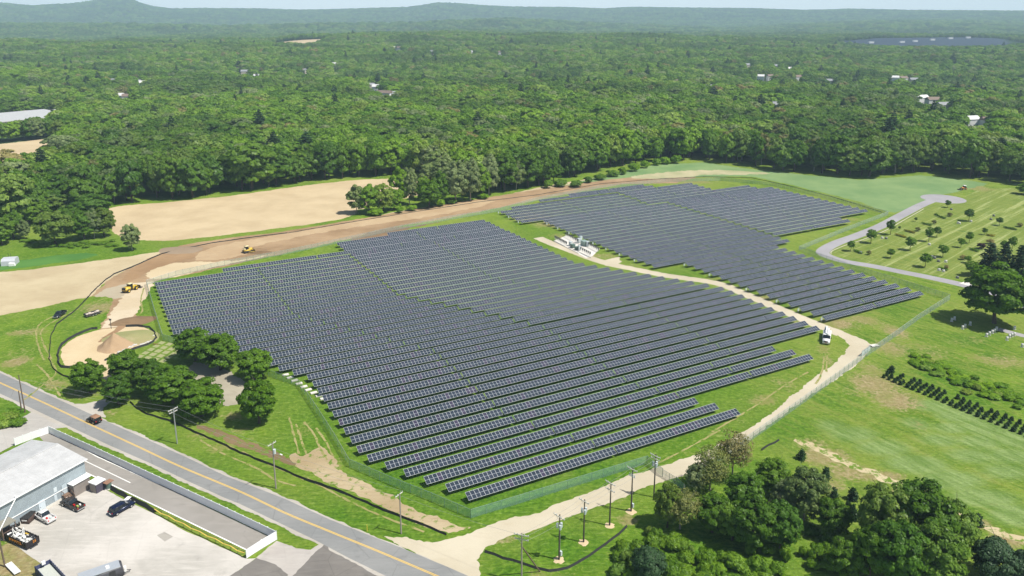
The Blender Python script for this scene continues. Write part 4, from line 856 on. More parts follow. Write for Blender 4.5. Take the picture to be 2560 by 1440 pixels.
X=np.concatenate([X1,X2]);Y=np.concatenate([Y1,Y2])
# thin patches
dz=np.hypot(X,Y); order=np.argsort(dz)
fz=np.array([noise.noise((x*.008,y*.008,1)) for x,y in zip(X,Y)]) if True else None
u=rs.uniform(0,1,len(X)); kind=np.zeros(len(X),int)
kind=rs.randint(0,5,len(X))
kind[(u<.06+.08*(fz>.12))]=5; kind[(u>.93)]=6; 
pm_=(u>.15)&(u<.15+np.where(fz<-.2,.02,.004)); kind[pm_]=7
kind[(u>.50)&(u<.515)]=8; kind[(u>.52)&(u<.56)]=9
fy_=np.array([noise.noise((x*.015,y*.015,9)) for x,y in zip(X,Y)]); sc=rs.uniform(.65,1.3,len(X))*(1+.35*fy_)*np.where(rs.uniform(0,1,len(X))>.94,1.35,1.0); hz_=rs.uniform(.95,1.35,len(X))
KN=['oak','oak','oak','oak','oak','pale','bright','pine','russet','dark']
# the nearest trees of the wood stand as things of their own
front=set()
cnt=0
names={'oak':'mid green broadleaf','pale':'pale silvery','bright':'bright yellow-green','pine':'dark conical pine','russet':'brownish-leaved','dark':'dark-leaved'}
lwx=np.array([q[0] for q in LW]); lwy=np.array([q[1] for q in LW]); o_=np.argsort(lwx)
edge=Y-np.interp(X,lwx[o_],lwy[o_])
cand=[i for i in order if edge[i]<24 and abs(X[i])<.68*Y[i]+6]
for i in cand[:205]:
    x,y=X[i],Y[i]; k=KN[kind[i]]; ppx=1280+F*x/(y*math.cos(TILT)+H*math.sin(TILT))
    seg='left-hand wood beyond the meadow' if ppx<270 else 'wood edge along the upper tan field' if ppx<1050 else 'wood edge behind the tree clump and dirt strip' if ppx<1620 else 'wood edge behind the young crop field' if ppx<2330 else 'wood edge at the right, behind the cemetery lawn'
    w_=14.5*sc[i]; hh=(17.5 if k!='pine' else 20)*hz_[i]*(.8+.2*sc[i])
    tree(k,x,y,w_ if k!='pine' else 9,hh,'%s tree of the %s'%(names[k],seg),'%s trees, %s'%(names[k],seg),mi=kind[i] if k=='oak' else None)
    front.add(i)
rest=np.array([i for i in range(len(X)) if i not in front])
X,Y,kind,sc,hz_=X[rest],Y[rest],kind[rest],sc[rest],hz_[rest]
Z=terrain(X,Y)
def scatter_object(name,label,P,idx,scale,rot,crowns):
    me=bpy.data.meshes.new(name); me.vertices.add(len(P)); me.vertices.foreach_set('co',P.astype(np.float32).ravel())
    a=me.attributes.new('pick','INT','POINT'); a.data.foreach_set('value',idx.astype(np.int32))
    a=me.attributes.new('size','FLOAT_VECTOR','POINT'); a.data.foreach_set('vector',scale.astype(np.float32).ravel())
    a=me.attributes.new('turn','FLOAT_VECTOR','POINT'); r3=np.zeros((len(P),3),np.float32); r3[:,2]=rot; a.data.foreach_set('vector',r3.ravel())
    o=obj(name,me); tag(o,label,None,None,'stuff')
    ng=bpy.data.node_groups.new(name,'GeometryNodeTree'); ng.interface.new_socket('Geometry',in_out='INPUT',socket_type='NodeSocketGeometry'); ng.interface.new_socket('Geometry',in_out='OUTPUT',socket_type='NodeSocketGeometry')
    nd=ng.nodes; gi=nd.new('NodeGroupInput'); go=nd.new('NodeGroupOutput'); iop=nd.new('GeometryNodeInstanceOnPoints'); jn=nd.new('GeometryNodeJoinGeometry')
    for co_ in reversed(crowns):
        oi=nd.new('GeometryNodeObjectInfo'); oi.inputs[0].default_value=co_; oi.transform_space='ORIGINAL'
        gi2=nd.new('GeometryNodeGeometryToInstance'); ng.links.new(oi.outputs['Geometry'],gi2.inputs[0]); ng.links.new(gi2.outputs[0],jn.inputs[0])
    mtp=nd.new('GeometryNodeMeshToPoints'); ng.links.new(gi.outputs[0],mtp.inputs[0]); ng.links.new(mtp.outputs[0],iop.inputs['Points'])
    ng.links.new(jn.outputs[0],iop.inputs['Instance']); iop.inputs['Pick Instance'].default_value=True
    def na(nm,dt):
        q=nd.new('GeometryNodeInputNamedAttribute'); q.data_type=dt; q.inputs[0].default_value=nm; return [s for s in q.outputs if s.enabled][0]
    ng.links.new(na('pick','INT'),iop.inputs['Instance Index']); ng.links.new(na('size','FLOAT_VECTOR'),iop.inputs['Scale']); ng.links.new(na('turn','FLOAT_VECTOR'),iop.inputs['Rotation'])
    ng.links.new(iop.outputs[0],go.inputs[0]); md=o.modifiers.new('scatter','NODES'); md.node_group=ng; return o
def findcrown(me):
    for o in C.objects:
        if o.type=='MESH' and o.data==me: return o
allc=[MIDC[0],MIDC[1],MIDC[2],MIDC[3],MIDC[4],MIDP[0],MIDB[0],PIN[0],MIDR[0],MIDD[0]]
crowns=[findcrown(m) for m in allc]
miss=[i for i,c_ in enumerate(crowns) if c_ is None]
for i in miss: kind[kind==i]=0; crowns[i]=crowns[0]
S=np.stack([18.5*sc/10.6,18.5*sc/10.6,15.5*hz_/11.4*(.8+.2*sc)],1)
pk=kind==7; S[pk]=np.stack([2.3*sc[pk],2.3*sc[pk],1.15*hz_[pk]],1)
scatter_object('woodland','mass of mixed green trees filling the valley behind the fields',np.stack([X,Y,Z-.3],1),kind,S,rs.uniform(0,6.28,len(X)),crowns)
# farther woods: each point is one broad cluster of crowns
X,Y=scat(2500,4300,15); k2=rs.randint(0,5,len(X)); u=rs.uniform(0,1,len(X)); k2[u<.05]=5; k2[u>.9]=9
FARCLR=[G(2150,122),G(2150,108),G(2330,92),G(2500,88),G(2500,106),G(2400,122)]
FARW=[(980,2380),(1080,2180),(1480,2060),(1640,2700),(1560,2790),(1200,2720),(1000,2560)]
s2=rs.uniform(1.25,1.9,len(X)); Z=terrain(X,Y)
ok=~inpoly(X,Y,FARW); X,Y,Z,k2,s2=X[ok],Y[ok],Z[ok],k2[ok],s2[ok]
scatter_object('distant_woodland','hazy blue-green woods of the far valley',np.stack([X,Y,Z-1],1),k2,np.stack([s2,s2,s2*.85*rs.uniform(.8,1.15,len(X))],1),rs.uniform(0,6.28,len(X)),crowns)
X,Y=scat(4300,9500,42); s2=rs.uniform(3.4,5.2,len(X)); Z=terrain(X,Y); k2=rs.randint(0,5,len(X))
scatter_object('hillside_woodland','blue hazy forest on the far hills',np.stack([X,Y,Z-8],1),k2,np.stack([s2,s2,s2*.55],1),rs.uniform(0,6.28,len(X)),crowns)
print('trees',ntree,'front',len(front))

# ------------------------------------------------------------------ vehicles
def wheel(parent,x,y,r,wd=.24,mat=BLACK,rimmat=None):
    m=MB(); m.tube((0,-wd/2,0),(0,wd/2,0),r,n=16); o=m.build('wheel',mat,parent,(x,y,r),smooth=False)
    q=MB(); q.tube((0,-wd/2-.012,0),(0,wd/2+.012,0),r*.55,n=12); q.build('rim',rimmat or CHROME,o); return o
def bevelmesh(me,w_=.06,seg=2):
    bm=bmesh.new(); bm.from_mesh(me); bmesh.ops.bevel(bm,geom=bm.edges[:],offset=w_,segments=seg,affect='EDGES',clamp_overlap=True); bm.to_mesh(me); bm.free()
    me.polygons.foreach_set('use_smooth',[True]*len(me.polygons)); me.update()
def lights(t,xf,xr,w_,zf,zr):
    for s in (-1,1):
        m=MB(); m.box(xf-.03,xf+.03,s*w_-.16,s*w_+.16,zf-.09,zf+.09); m.build('headlight',LAMPG,t)
        m=MB(); m.box(xr-.03,xr+.03,s*w_-.1,s*w_+.1,zr-.14,zr+.14); m.build('taillight',RED,t)
def cabin(t,prof,wb,wt,glass=GLASS,roofmat=None,name='windows',roof=None):
    """prof = side outline of the glasshouse; narrower at the roof"""
    m=MB(); zs=[z for x,z in prof]; z0,z1=min(zs),max(zs); vs=[]
    n=len(prof)
    for s in (-1,1):
        for x,z in prof:
            k=(z-z0)/(z1-z0); vs.append((x,s*(wb*(1-k)+wt*k),z))
    m.add(vs,[tuple(range(n))[::-1],tuple(range(n,2*n))]+[(i,(i+1)%n,n+(i+1)%n,n+i) for i in range(n)]); m.build(name,glass,t)
    if roof: 
        x0,x1=roof; r=MB(); r.box(x0,x1,-wt-.03,wt+.03,z1-.02,z1+.06); me=r.mesh('roof'); bevelmesh(me,.03,1); obj('roof',me,roofmat,t)
def place(px,py,px2,py2): 
    a=Vector(G(px,py)); b_=Vector(G(px2,py2)); c_=(a+b_)/2; return (c_.x,c_.y,0),math.atan2((b_-a).y,(b_-a).x)
def pickup(label,loc,rz,col,name,group='parked vehicles',bedstuff=None,L=5.8,box=True):
    t=thing('pickup_truck',label,'pickup',loc,rz,group); pm=paint(name,col,.3,.3,.06)
    h=L/2; m=MB(); prof=[(-h,.5),(-h,1.05),(.2,1.08),(h-1.5,1.12),(h-.15,1.0),(h,.75),(h,.45)]
    # body with an open bed
    m.prism([(-.3,.45),(-.3,1.12),(h-1.6,1.14),(h-.2,1.0),(h,.8),(h,.45)],-.97,.97)
    me=m.mesh('body'); bevelmesh(me,.05); obj('body',me,pm,t)
    b_=MB(); b_.box(-h,-.3,-.97,.97,.45,.72); b_.box(-h,-.3,-.97,-.85,.72,1.1); b_.box(-h,-.3,.85,.97,.72,1.1); b_.box(-h,-h+.1,-.85,.85,.72,1.1); b_.build('truck_bed',pm,t)
    cabin(t,[(-.45,1.1),(-.15,1.78),(1.0,1.8),(1.65,1.12)],.93,.72,roofmat=pm,roof=(-.2,1.02))
    p=MB()
    for x in (-.32,.42): 
        for s in (-1,1): p.box(x-.05,x+.05,s*.86-.04,s*.86+.04,1.1,1.72)
    p.build('door_pillars',pm,t)
    for x in (-h+1.15,h-1.0):
        for s in (-1,1): wheel(t,x,s*.86,.4)
    lights(t,h,-h,.72,.85,.9); q=MB(); q.box(-h-.1,-h+.02,-.9,.9,.42,.58); q.box(h-.02,h+.1,-.9,.9,.42,.6); q.build('bumper',CHROME,t)
    for s in (-1,1): q=MB(); q.box(1.25,1.4,s*1.08-.1,s*1.08+.1,1.1,1.3); q.build('mirror',pm,t)
    if bedstuff:
        for (x,y,sx_,sz,mt) in bedstuff: q=MB(); q.box(x-sx_,x+sx_,y-sx_*.7,y+sx_*.7,.73,.73+sz); q.build('load',mt,t)
    return t
loc,rz=place(207,1278,158,1256)
pickup('dark bronze pickup parked by the wooden steps of the grey building',loc,rz,(.045,.038,.035),'bronze_paint',bedstuff=[(-1.0,.3,.2,.35,RED),(-2.0,.2,.25,.3,paint('lime',(.35,.42,.1))),(-1.9,-.4,.2,.3,WHITE)])
loc,rz=place(132,1308,95,1289)
pickup('small white pickup parked beside the brown refuse container',loc,rz,(.75,.74,.72),'pickup_white',bedstuff=[(-1.2,.3,.2,.3,RED),(-1.8,-.2,.25,.25,CABW)],L=5.0)
loc,rz=place(160,783,140,797)
pickup('dark pickup stopped on the grass track beside the silt fence',loc,rz,(.02,.025,.035),'dark_blue_black')
def van(label,loc,rz,pm,L=5.1,roofc=None,name='minivan',cat='minivan',roofz=1.75,boxy=False):
    t=thing(name,label,cat,loc,rz,'parked vehicles'); h=L/2; m=MB()
    m.prism([(-h,.4),(-h,1.05),(h-1.4,1.1),(h-.2,.92),(h,.7),(h,.4)],-.97,.97); me=m.mesh('body'); bevelmesh(me,.07); obj('body',me,pm,t)
    if boxy: cabin(t,[(-h+.05,1.0),(-h+.12,roofz),(h-1.65,roofz),(h-1.35,1.05)],.88,.80,roofmat=roofc or pm,roof=(-h+.05,h-1.6))
    else: cabin(t,[(-h+.1,1.02),(-h+.45,roofz-.05),(h-2.1,roofz),(h-1.0,1.05)],.93,.74,roofmat=roofc or pm,roof=(-h+.4,h-2.05))
    p=MB()
    for x in (-h+.55,-h+1.6,h-2.35):
        for s in (-1,1): p.box(x-.05,x+.05,s*.84-.05,s*.84+.05,1.0,roofz-.05)
    p.build('door_pillars',roofc if boxy and roofc else pm,t)
    for x in (-h+.95,h-.95):
        for s in (-1,1): wheel(t,x,s*.85,.36 if not boxy else .42)
    lights(t,h,-h,.7,.8,.95)
    q=MB(); q.box(-h-.08,-h,-.3,.3,.6,.75); q.build('number_plate',WHITE,t)
    for s in (-1,1): q=MB(); q.box(h-1.7,h-1.55,s*1.06-.1,s*1.06+.1,1.05,1.22); q.build('mirror',pm,t)
    return t
loc,rz=place(280,1290,329,1262); van('dark navy minivan parked in the open concrete lot',loc,rz,paint('navy_paint',(.012,.018,.05),.25,.3,.05))
loc,rz=place(250,1061,222,1049); t=van('black boxy car with tan roof driving up the county road',loc,rz,paint('black_paint',(.010,.010,.012),.3,.2,.05),4.0,paint('tan_hardtop',(.30,.17,.10),.55),'car','car',1.8,True)
q=MB(); q.tube((-2.3,.2,1.0),(-2.05,.2,1.0),.36,n=14); q.build('spare_wheel',BLACK,t)
# bucket truck
loc,rz=place(2068,834,2064,866); t=thing('bucket_truck','white utility bucket truck parked on the grass beyond the last long rows','truck',loc,rz,'work machines')
m=MB(); m.prism([(2.2,.6),(2.2,1.45),(3.2,1.5),(4.1,1.35),(4.3,1.1),(4.3,.55)],-1.1,1.1); me=m.mesh('hood'); bevelmesh(me,.08); obj('hood',me,WHITE,t)
m=MB(); m.box(.8,2.3,-1.15,1.15,.6,1.5); me=m.mesh('cab'); bevelmesh(me,.05); obj('cab',me,WHITE,t)
cabin(t,[(.85,1.48),(.9,2.45),(2.0,2.45),(2.55,1.5)],1.1,1.0,roofmat=WHITE,roof=(.85,2.05),name='cab_windows')
m=MB(); m.box(-4.2,.7,-1.2,-.45,.7,1.75); m.box(-4.2,.7,.45,1.2,.7,1.75); m.box(-4.2,.7,-.45,.45,.7,1.0); me=m.mesh('utility_body'); bevelmesh(me,.03,1); obj('utility_body',me,WHITE,t)
m=MB(); m.tube((-2.6,0,1.0),(-2.6,0,2.6),.35,n=10); m.build('turret',CABW,t)
m=MB(); m.box(-2.8,2.6,.12,.55,2.65,3.05); m.build('boom',WHITE,t)
m=MB(); m.box(-4.6,1.4,-.42,-.05,2.5,2.85); m.build('upper_boom',WHITE,t)
m=MB(); m.box(-5.0,-4.1,-.9,-.1,1.6,2.6); me=m.mesh('bucket'); bevelmesh(me,.08); obj('bucket',me,CABW,t)
m=MB(); m.box(4.28,4.34,-.6,.6,.9,1.3); m.build('grille',DARKSTEEL,t); m=MB(); m.box(4.3,4.5,-1.1,1.1,.45,.7); m.build('bumper',CHROME,t)
m=MB(); m.box(4.5,4.53,-.25,.25,.75,.9); m.build('number_plate',RED,t)
for x in (-2.9,3.3):
    for s in (-1,1): wheel(t,x,s*1.0,.5,.3)
for s in (-1,1): m=MB(); m.box(2.3,2.45,s*1.35-.1,s*1.35+.1,1.5,2.0); m.build('mirror',DARKSTEEL,t)
# bulldozer
CY_=paint('machine_yellow',(.62,.42,.05),.5,var=.15); CYL=paint('sunbleached_yellow',(.68,.58,.32),.55)
gx,gy=G(620,631); a=Vector(G(605,634)); b_=Vector(G(650,626)); rz=math.atan2((b_-a).y,(b_-a).x)
t=thing('bulldozer','yellow bulldozer with cream cab roof pushing soil on the dirt strip','bulldozer',(gx,gy,0),rz,'work machines')
for s in (-1,1):
    m=MB(); m.prism([(-1.9,.35),(-2.1,.6),(-1.9,1.0),(1.5,.9),(1.9,.55),(1.6,.12),(-1.6,.12)],s*1.15-.28,s*1.15+.28); tr_=m.build('track',DARKSTEEL,t)
m=MB(); m.box(-1.7,1.0,-.85,.85,.5,1.5); me=m.mesh('chassis'); bevelmesh(me,.05); obj('chassis',me,CY_,t)
m=MB(); m.prism([(.2,1.3),(.2,2.05),(1.9,1.85),(1.9,.8)],-.6,.6); me=m.mesh('engine_hood'); bevelmesh(me,.06); obj('engine_hood',me,CY_,t)
m=MB(); m.box(-1.9,-1.0,-.8,.8,1.4,2.1); me=m.mesh('fuel_tank'); bevelmesh(me,.1); obj('fuel_tank',me,CYL,t)
m=MB(); m.box(-1.2,.2,-.75,.75,1.4,2.9); m.build('cab_windows',GLASS,t); m=MB(); m.box(-1.4,.4,-.9,.9,2.9,3.05); me=m.mesh('cab_roof'); bevelmesh(me,.05); obj('cab_roof',me,CYL,t)
m=MB(); m.prism([(2.4,.05),(2.65,.05),(2.75,.7),(2.6,1.3),(2.45,1.3),(2.5,.7)],-1.75,1.75); m.build('blade',paint('worn_blade',(.30,.22,.10),.5,.3),t)
m=MB()
for s in (-1,1): m.tube((-.2,s*1.5,.5),(2.45,s*1.5,.4),.1,n=6); m.tube((1.2,s*.7,1.3),(2.5,s*.7,.8),.07,n=6)
m.build('push_arms',CY_,t); m=MB(); m.tube((1.1,.3,1.9),(1.1,.3,2.7),.07,n=8); m.build('exhaust',DARKSTEEL,t)
# road grader / loader on the haul road
gx,gy=G(327,727); t=thing('wheel_loader','yellow articulated loader driving down the haul road to the basin','loader',(gx,gy,0),math.radians(72),'work machines')
m=MB(); m.box(-3.2,-.8,-1.1,1.1,.9,2.0); me=m.mesh('engine_body'); bevelmesh(me,.1); obj('engine_body',me,CY_,t)
m=MB(); m.box(-3.25,-2.6,-.8,.8,1.2,2.05); m.build('radiator_grille',DARKSTEEL,t)
m=MB(); m.box(-.9,.5,-.75,.75,1.2,2.9); m.build('cab_windows',GLASS,t); m=MB(); m.box(-1.05,.65,-.9,.9,2.9,3.08); me=m.mesh('cab_roof'); bevelmesh(me,.05); obj('cab_roof',me,CYL,t)
m=MB(); m.box(.5,2.6,-.7,.7,.8,1.6); m.build('front_frame',CY_,t)
m=MB()
for s in (-1,1): m.tube((1.2,s*.5,1.5),(3.6,s*.5,.6),.13,n=6)
m.build('lift_arms',CY_,t)
m=MB(); m.prism([(3.3,.1),(4.6,.1),(4.7,.25),(3.7,.4),(3.5,1.3),(3.3,1.35)],-1.4,1.4); m.build('bucket',DARKSTEEL,t)
for x in (-2.1,1.6):
    for s in (-1,1): wheel(t,x,s*1.15,.72,.5,BLACK,CY_)
# orange tractor mower by the turning circle
OR_=paint('tractor_orange',(.60,.22,.04),.45); gx,gy=G(2409,474); t=thing('compact_tractor','orange tractor with white canopy mowing beyond the turning circle','tractor',(gx,gy,0),math.radians(200),'work machines')
m=MB(); m.box(.2,2.1,-.5,.5,.8,1.6); me=m.mesh('hood'); bevelmesh(me,.08); obj('hood',me,OR_,t); m=MB(); m.box(2.1,2.14,-.35,.35,.85,1.45); m.build('grille',DARKSTEEL,t)
m=MB(); m.box(-1.1,.3,-.75,.75,.9,1.35); m.build('fenders',OR_,t)
m=MB(); m.box(-.9,.3,-.6,.6,1.35,2.4); m.build('cab_windows',GLASS,t); m=MB(); m.box(-1.1,.5,-.8,.8,2.4,2.55); me=m.mesh('canopy'); bevelmesh(me,.04); obj('canopy',me,WHITE,t)
m=MB(); m.box(2.0,3.6,-1.3,1.3,.15,.45); m.build('mower_deck',DARKSTEEL,t)
for x,r in ((-.6,.8),(1.7,.45)):
    for s in (-1,1): wheel(t,x,s*.95,r,.35,BLACK,OR_)
# flat trailer with load on the meadow
loc,rz=place(222,791,242,785); t=thing('utility_trailer','low utility trailer loaded with pale debris beside the silt fence','trailer',loc,rz,'parked vehicles')
m=MB(); m.box(-2.6,2.6,-1.1,1.1,.55,.7); for_=m.build('deck',GREYWOOD,t); m=MB()
for s in (-1,1): m.box(-2.6,2.6,s*1.1-.04,s*1.1+.04,.7,1.1)
m.box(-2.6,-2.5,-1.1,1.1,.7,1.1); m.build('side_rails',DARKSTEEL,t); m=MB(); m.tube((2.6,0,.5),(3.9,0,.45),.07,n=6); m.build('drawbar',DARKSTEEL,t)
for x in (-.5,.5):
    for s in (-1,1): wheel(t,x,s*1.2,.36)
m=MB(); rr=random.Random(4)
for i in range(14): x,y=rr.uniform(-2.2,2.1),rr.uniform(-.8,.8); a=rr.uniform(.15,.5); m.box(x-a,x+a,y-a*.6,y+a*.6,.7,.8+rr.uniform(.05,.5),M=Matrix.Rotation(0,4,'Z'))
m.build('load',paint('pale_debris',(.62,.54,.46),.8,var=.3),t)

# ------------------------------------------------------------------ the grey metal building and its yard
def corrug(name,c,freq,axis=0,rough=.5,metal=.2,bd=.05):
    m,nt,out=newmat(name); n=N(nt); p=n.ocoord(); s=n.n('ShaderNodeSeparateXYZ',i_0=p)
    wv=n.math('SINE',n.math('MULTIPLY',s.outputs[axis],freq)); g=n.noise(p,.5,4,.6); g2=n.noise(n.mapping(p,(1,1,.15)),1.2,4,.6)
    cc=n.mix(n.smooth(g,.3,.7),tuple(x*.9 for x in c),tuple(min(1,x*1.06) for x in c)); cc=n.mix(n.math('MULTIPLY',n.smooth(g2,.55,.8),.35),cc,tuple(x*.7 for x in c))
    cc=n.mix(n.math('MULTIPLY',n.smooth(wv,.6,1.),.12),cc,tuple(x*.7 for x in c))
    nt.links.new(n.bsdf(cc,rough,n.bump(wv,.6,bd),metal=metal),out.inputs[0]); return m
WALLM=corrug('ribbed_grey_wall',(.36,.42,.45),18.); ROOFM=corrug('ribbed_white_roof',(.52,.52,.51),10.,0,.45,.1)
Bc=Vector(G(219,1213)); ub=Vector((-.4315,-.9021)); ub.normalize(); vb=Vector((-ub.y*-1,-ub.x)); vb=Vector((ub.y,-ub.x)); 
if vb.x>0: vb=-vb
rzb=math.atan2(ub.y,ub.x); LB_,WB_,HB_=46.,17.6,6.3
t=thing('metal_building','long grey metal warehouse with low white gable roof beside the lot','building',(Bc.x,Bc.y,0),rzb)
# local x runs along the front wall towards the camera, local y to the back
sg=1 if (Vector((-math.sin(rzb),math.cos(rzb))).dot(vb)>0) else -1
def Y_(y): return y*sg
RG=HB_+1.3
m=MB(); m.box(0,LB_,min(Y_(0),Y_(.2)),max(Y_(0),Y_(.2)),0,HB_); m.build('front_wall',WALLM,t)
m=MB(); m.box(0,LB_,min(Y_(WB_-.2),Y_(WB_)),max(Y_(WB_-.2),Y_(WB_)),0,HB_); m.build('rear_wall',WALLM,t)
m=MB(); m.add([(0.02,Y_(.2),0),(0.02,Y_(WB_-.2),0),(0.02,Y_(WB_-.2),HB_),(0.02,Y_(WB_/2),RG-.08),(0.02,Y_(.2),HB_),(.2,Y_(.2),0),(.2,Y_(WB_-.2),0),(.2,Y_(WB_-.2),HB_),(.2,Y_(WB_/2),RG-.08),(.2,Y_(.2),HB_)],[(0,1,2,3,4),(9,8,7,6,5),(0,1,6,5)]); m.build('gable_wall',corrug('ribbed_grey_gable',(.36,.42,.45),18.,1),t)
m=MB(); 
for (ya,za,yb,zb) in ((-.45,HB_-.03,WB_/2,RG),(WB_/2,RG,WB_+.45,HB_-.03)):
    m.add([(-.4,Y_(ya),za),(LB_,Y_(ya),za),(LB_,Y_(yb),zb),(-.4,Y_(yb),zb),(-.4,Y_(ya),za+.14),(LB_,Y_(ya),za+.14),(LB_,Y_(yb),zb+.14),(-.4,Y_(yb),zb+.14)],[(0,1,2,3),(4,5,6,7),(0,1,5,4),(1,2,6,5),(2,3,7,6),(3,0,4,7)])
rf=m.build('roof',ROOFM,t)
m=MB(); m.box(-.4,LB_,min(Y_(WB_/2-.3),Y_(WB_/2+.3)),max(Y_(WB_/2-.3),Y_(WB_/2+.3)),RG+.13,RG+.2); m.build('ridge_cap',ROOFM,rf)
m=MB(); m.box(9,14,min(Y_(11),Y_(14)),max(Y_(11),Y_(14)),HB_+.86,HB_+1.02); 
m=MB(); m.box(-.45,LB_,min(Y_(-.6),Y_(-.45)),max(Y_(-.6),Y_(-.45)),HB_-.12,HB_+.08); m.build('gutter',WHITE,t)
m=MB(); m.box(-.05,LB_,min(Y_(-.06),Y_(.0)),max(Y_(-.06),Y_(.0)),.0,.5); m.build('base_trim',CONC,t)
m=MB(); m.box(2.2,LB_,min(Y_(-.12),Y_(-.01)),max(Y_(-.12),Y_(-.01)),2.15,2.3); m.build('conduit_pipe',WHITE,t)
def door(x0,x1,z0,z1,mat,nm='door',dy=-.07):
    m=MB(); m.box(x0,x1,min(Y_(dy),Y_(-.002)),max(Y_(dy),Y_(-.002)),z0,z1); o=m.build(nm,mat,t); k=MB(); k.box(x1-.3,x1-.2,min(Y_(dy-.06),Y_(dy)),max(Y_(dy-.06),Y_(dy)),z0+1,z0+1.1)
    if nm=='door': k.build('handle',DARKSTEEL,o)
    return o
door(9.6,11.0,.1,2.5,paint('pale_door',(.55,.62,.66),.5)); door(4.6,5.7,1.1,3.2,paint('grey_door',(.45,.52,.55),.5))
door(6.8,7.5,2.6,3.6,paint('patched_panel',(.58,.64,.66),.6),'wall_patch'); door(7.0,7.6,.6,2.0,paint('patched_panel2',(.50,.57,.6),.6),'wall_patch')
m=MB(); m.box(.4,4.2,min(Y_(-1.6),Y_(-.15)),max(Y_(-1.6),Y_(-.15)),0.0,2.9); m.build('lean_to',corrug('board_siding',(.27,.24,.215),22,0,.85,0),t)
m=MB(); m.box(.2,4.5,min(Y_(-1.9),Y_(-.1)),max(Y_(-1.9),Y_(-.1)),2.9,3.05); m.build('lean_to_roof',WHITE,t)
# wooden steps
m=MB()
for k in range(5): m.box(4.5,6.0,min(Y_(-.9-k*.3),Y_(-.55-k*.3)),max(Y_(-.9-k*.3),Y_(-.55-k*.3)),.9-k*.2,.98-k*.2)
m.box(4.5,6.0,min(Y_(-.75),Y_(-.1)),max(Y_(-.75),Y_(-.1)),1.0,1.08)
for x in (4.5,6.0): m.tube((x,Y_(-.1),2.0),(x,Y_(-.8),2.0),.05,n=5); m.tube((x,Y_(-.8),2.0),(x,Y_(-2.2),1.0),.05,n=5); m.tube((x,Y_(-2.2),0),(x,Y_(-2.2),1.0),.05,n=5); m.tube((x,Y_(-.8),0),(x,Y_(-.8),2.0),.05,n=5)
m.build('entrance_steps',paint('brown_timber',(.20,.13,.09),.85),t)
# covered landing
m=MB(); m.box(17.2,20.2,min(Y_(-2.6),Y_(-.15)),max(Y_(-2.6),Y_(-.15)),2.9,3.05); m.build('porch_roof',paint('porch_felt',(.23,.22,.18),.9),t)
m=MB()
for x in (17.4,20.0):
    for y in (-2.4,-.3): m.box(x-.07,x+.07,Y_(y)-.07,Y_(y)+.07,0,2.9)
m.box(17.3,20.1,min(Y_(-2.5),Y_(-.2)),max(Y_(-2.5),Y_(-.2)),.9,1.0); m.box(19.95,20.1,min(Y_(-2.5),Y_(-.2)),max(Y_(-2.5),Y_(-.2)),1.0,2.8); m.build('porch_frame',paint('brown_timber2',(.16,.11,.085),.85),t)
a=Vector((15.5,Y_(-.5),HB_-.1)); b_=Vector((24.5,Y_(-4.2),0.)); m=MB(); m.tube(a,b_,.11,n=8); m.tube(a+Vector((0,0,.0)),a+Vector((0,0,.6)),.11,n=8); m.build('drain_pipe',WHITE,t)
def yard(x,y): q=Bc+ub*x+(-vb)*y; return (q.x,q.y,0)     # y = metres out from the front wall
# sheds and containers
t=thing('white_roofed_shed','small square dark shed with white roof at the building corner','shed',yard(.2,3.6),rzb)
m=MB(); m.box(-1.1,1.1,-1.1,1.1,0,2.1); m.build('walls',paint('dark_cladding',(.07,.06,.085),.7),t); m=MB(); m.box(-1.25,1.25,-1.25,1.25,2.1,2.3); m.build('roof',WHITE,t); m=MB(); m.box(1.1,1.14,-.9,.9,.1,2.0); m.box(-.9,.9,-1.14,-1.1,.1,2.0); m.build('door',GREYWOOD,t)
t=thing('storage_tank','green tank under a rusty lid next to the white-roofed shed','tank',yard(-1.2,5.3),rzb)
m=MB(); m.tube((0,0,.2),(0,0,1.6),.6,n=12); m.build('tank_body',CABG,t); m=MB(); m.box(-.9,.9,-.7,.7,1.6,1.7); m.build('lid',paint('rust',(.25,.14,.09),.9),t); m=MB(); m.box(-.6,.6,-.6,.6,0,.2); m.build('base',CONC,t)
def skip(label,loc,rz,Lx,Wy,Hz,mat,loadmat,name='dumpster',txt=None):
    t=thing(name,label,'dumpster',loc,rz,'containers in the yard'); m=MB(); w_=.08; x,y=Lx/2,Wy/2
    m.box(-x,x,-y,y,.25,.35); m.box(-x,x,-y,-y+w_,.35,Hz); m.box(-x,x,y-w_,y,.35,Hz); m.box(-x,-x+w_,-y+w_,y-w_,.35,Hz); m.box(x-w_,x,-y+w_,y-w_,.35,Hz)
    k=int(Lx/.8)
    for i in range(k+1):
        xx=-x+i*Lx/k
        for s in (-1,1): m.box(xx-.05,xx+.05,s*y-.06,s*y+.06,.3,Hz+.05)
    m.build('hull',mat,t); r=MB()
    for s in (-1,1): r.box(-x,x+.3,s*y*.5-.08,s*y*.5+.08,0.02,.25)
    r.tube((x+.15,-y*.5,.12),(x+.15,y*.5,.12),.12,n=8); r.build('skid_rails',DARKSTEEL,t); return t
loc,rz=place(27,1342,86,1368); rz+=0
t=skip('long black open dumpster heaped with white scrap, orange lettering on its side',loc,rz,6.7,2.5,1.6,paint('dumpster_black',(.022,.018,.020),.6,var=.3),None)
rr=random.Random(9); m=MB(); m2=MB()
for i in range(60):
    x,y=rr.uniform(-3.0,3.0),rr.uniform(-1.0,1.0); a=rr.uniform(.1,.45); M_=Matrix.Translation((x,y,rr.uniform(1.0,1.5)))@Matrix.Rotation(rr.uniform(0,3),4,'Z')@Matrix.Rotation(rr.uniform(-.5,.5),4,'X'); (m if i%3 else m2).box(-a,a,-a*.6,a*.6,-.08,.14,M=M_)
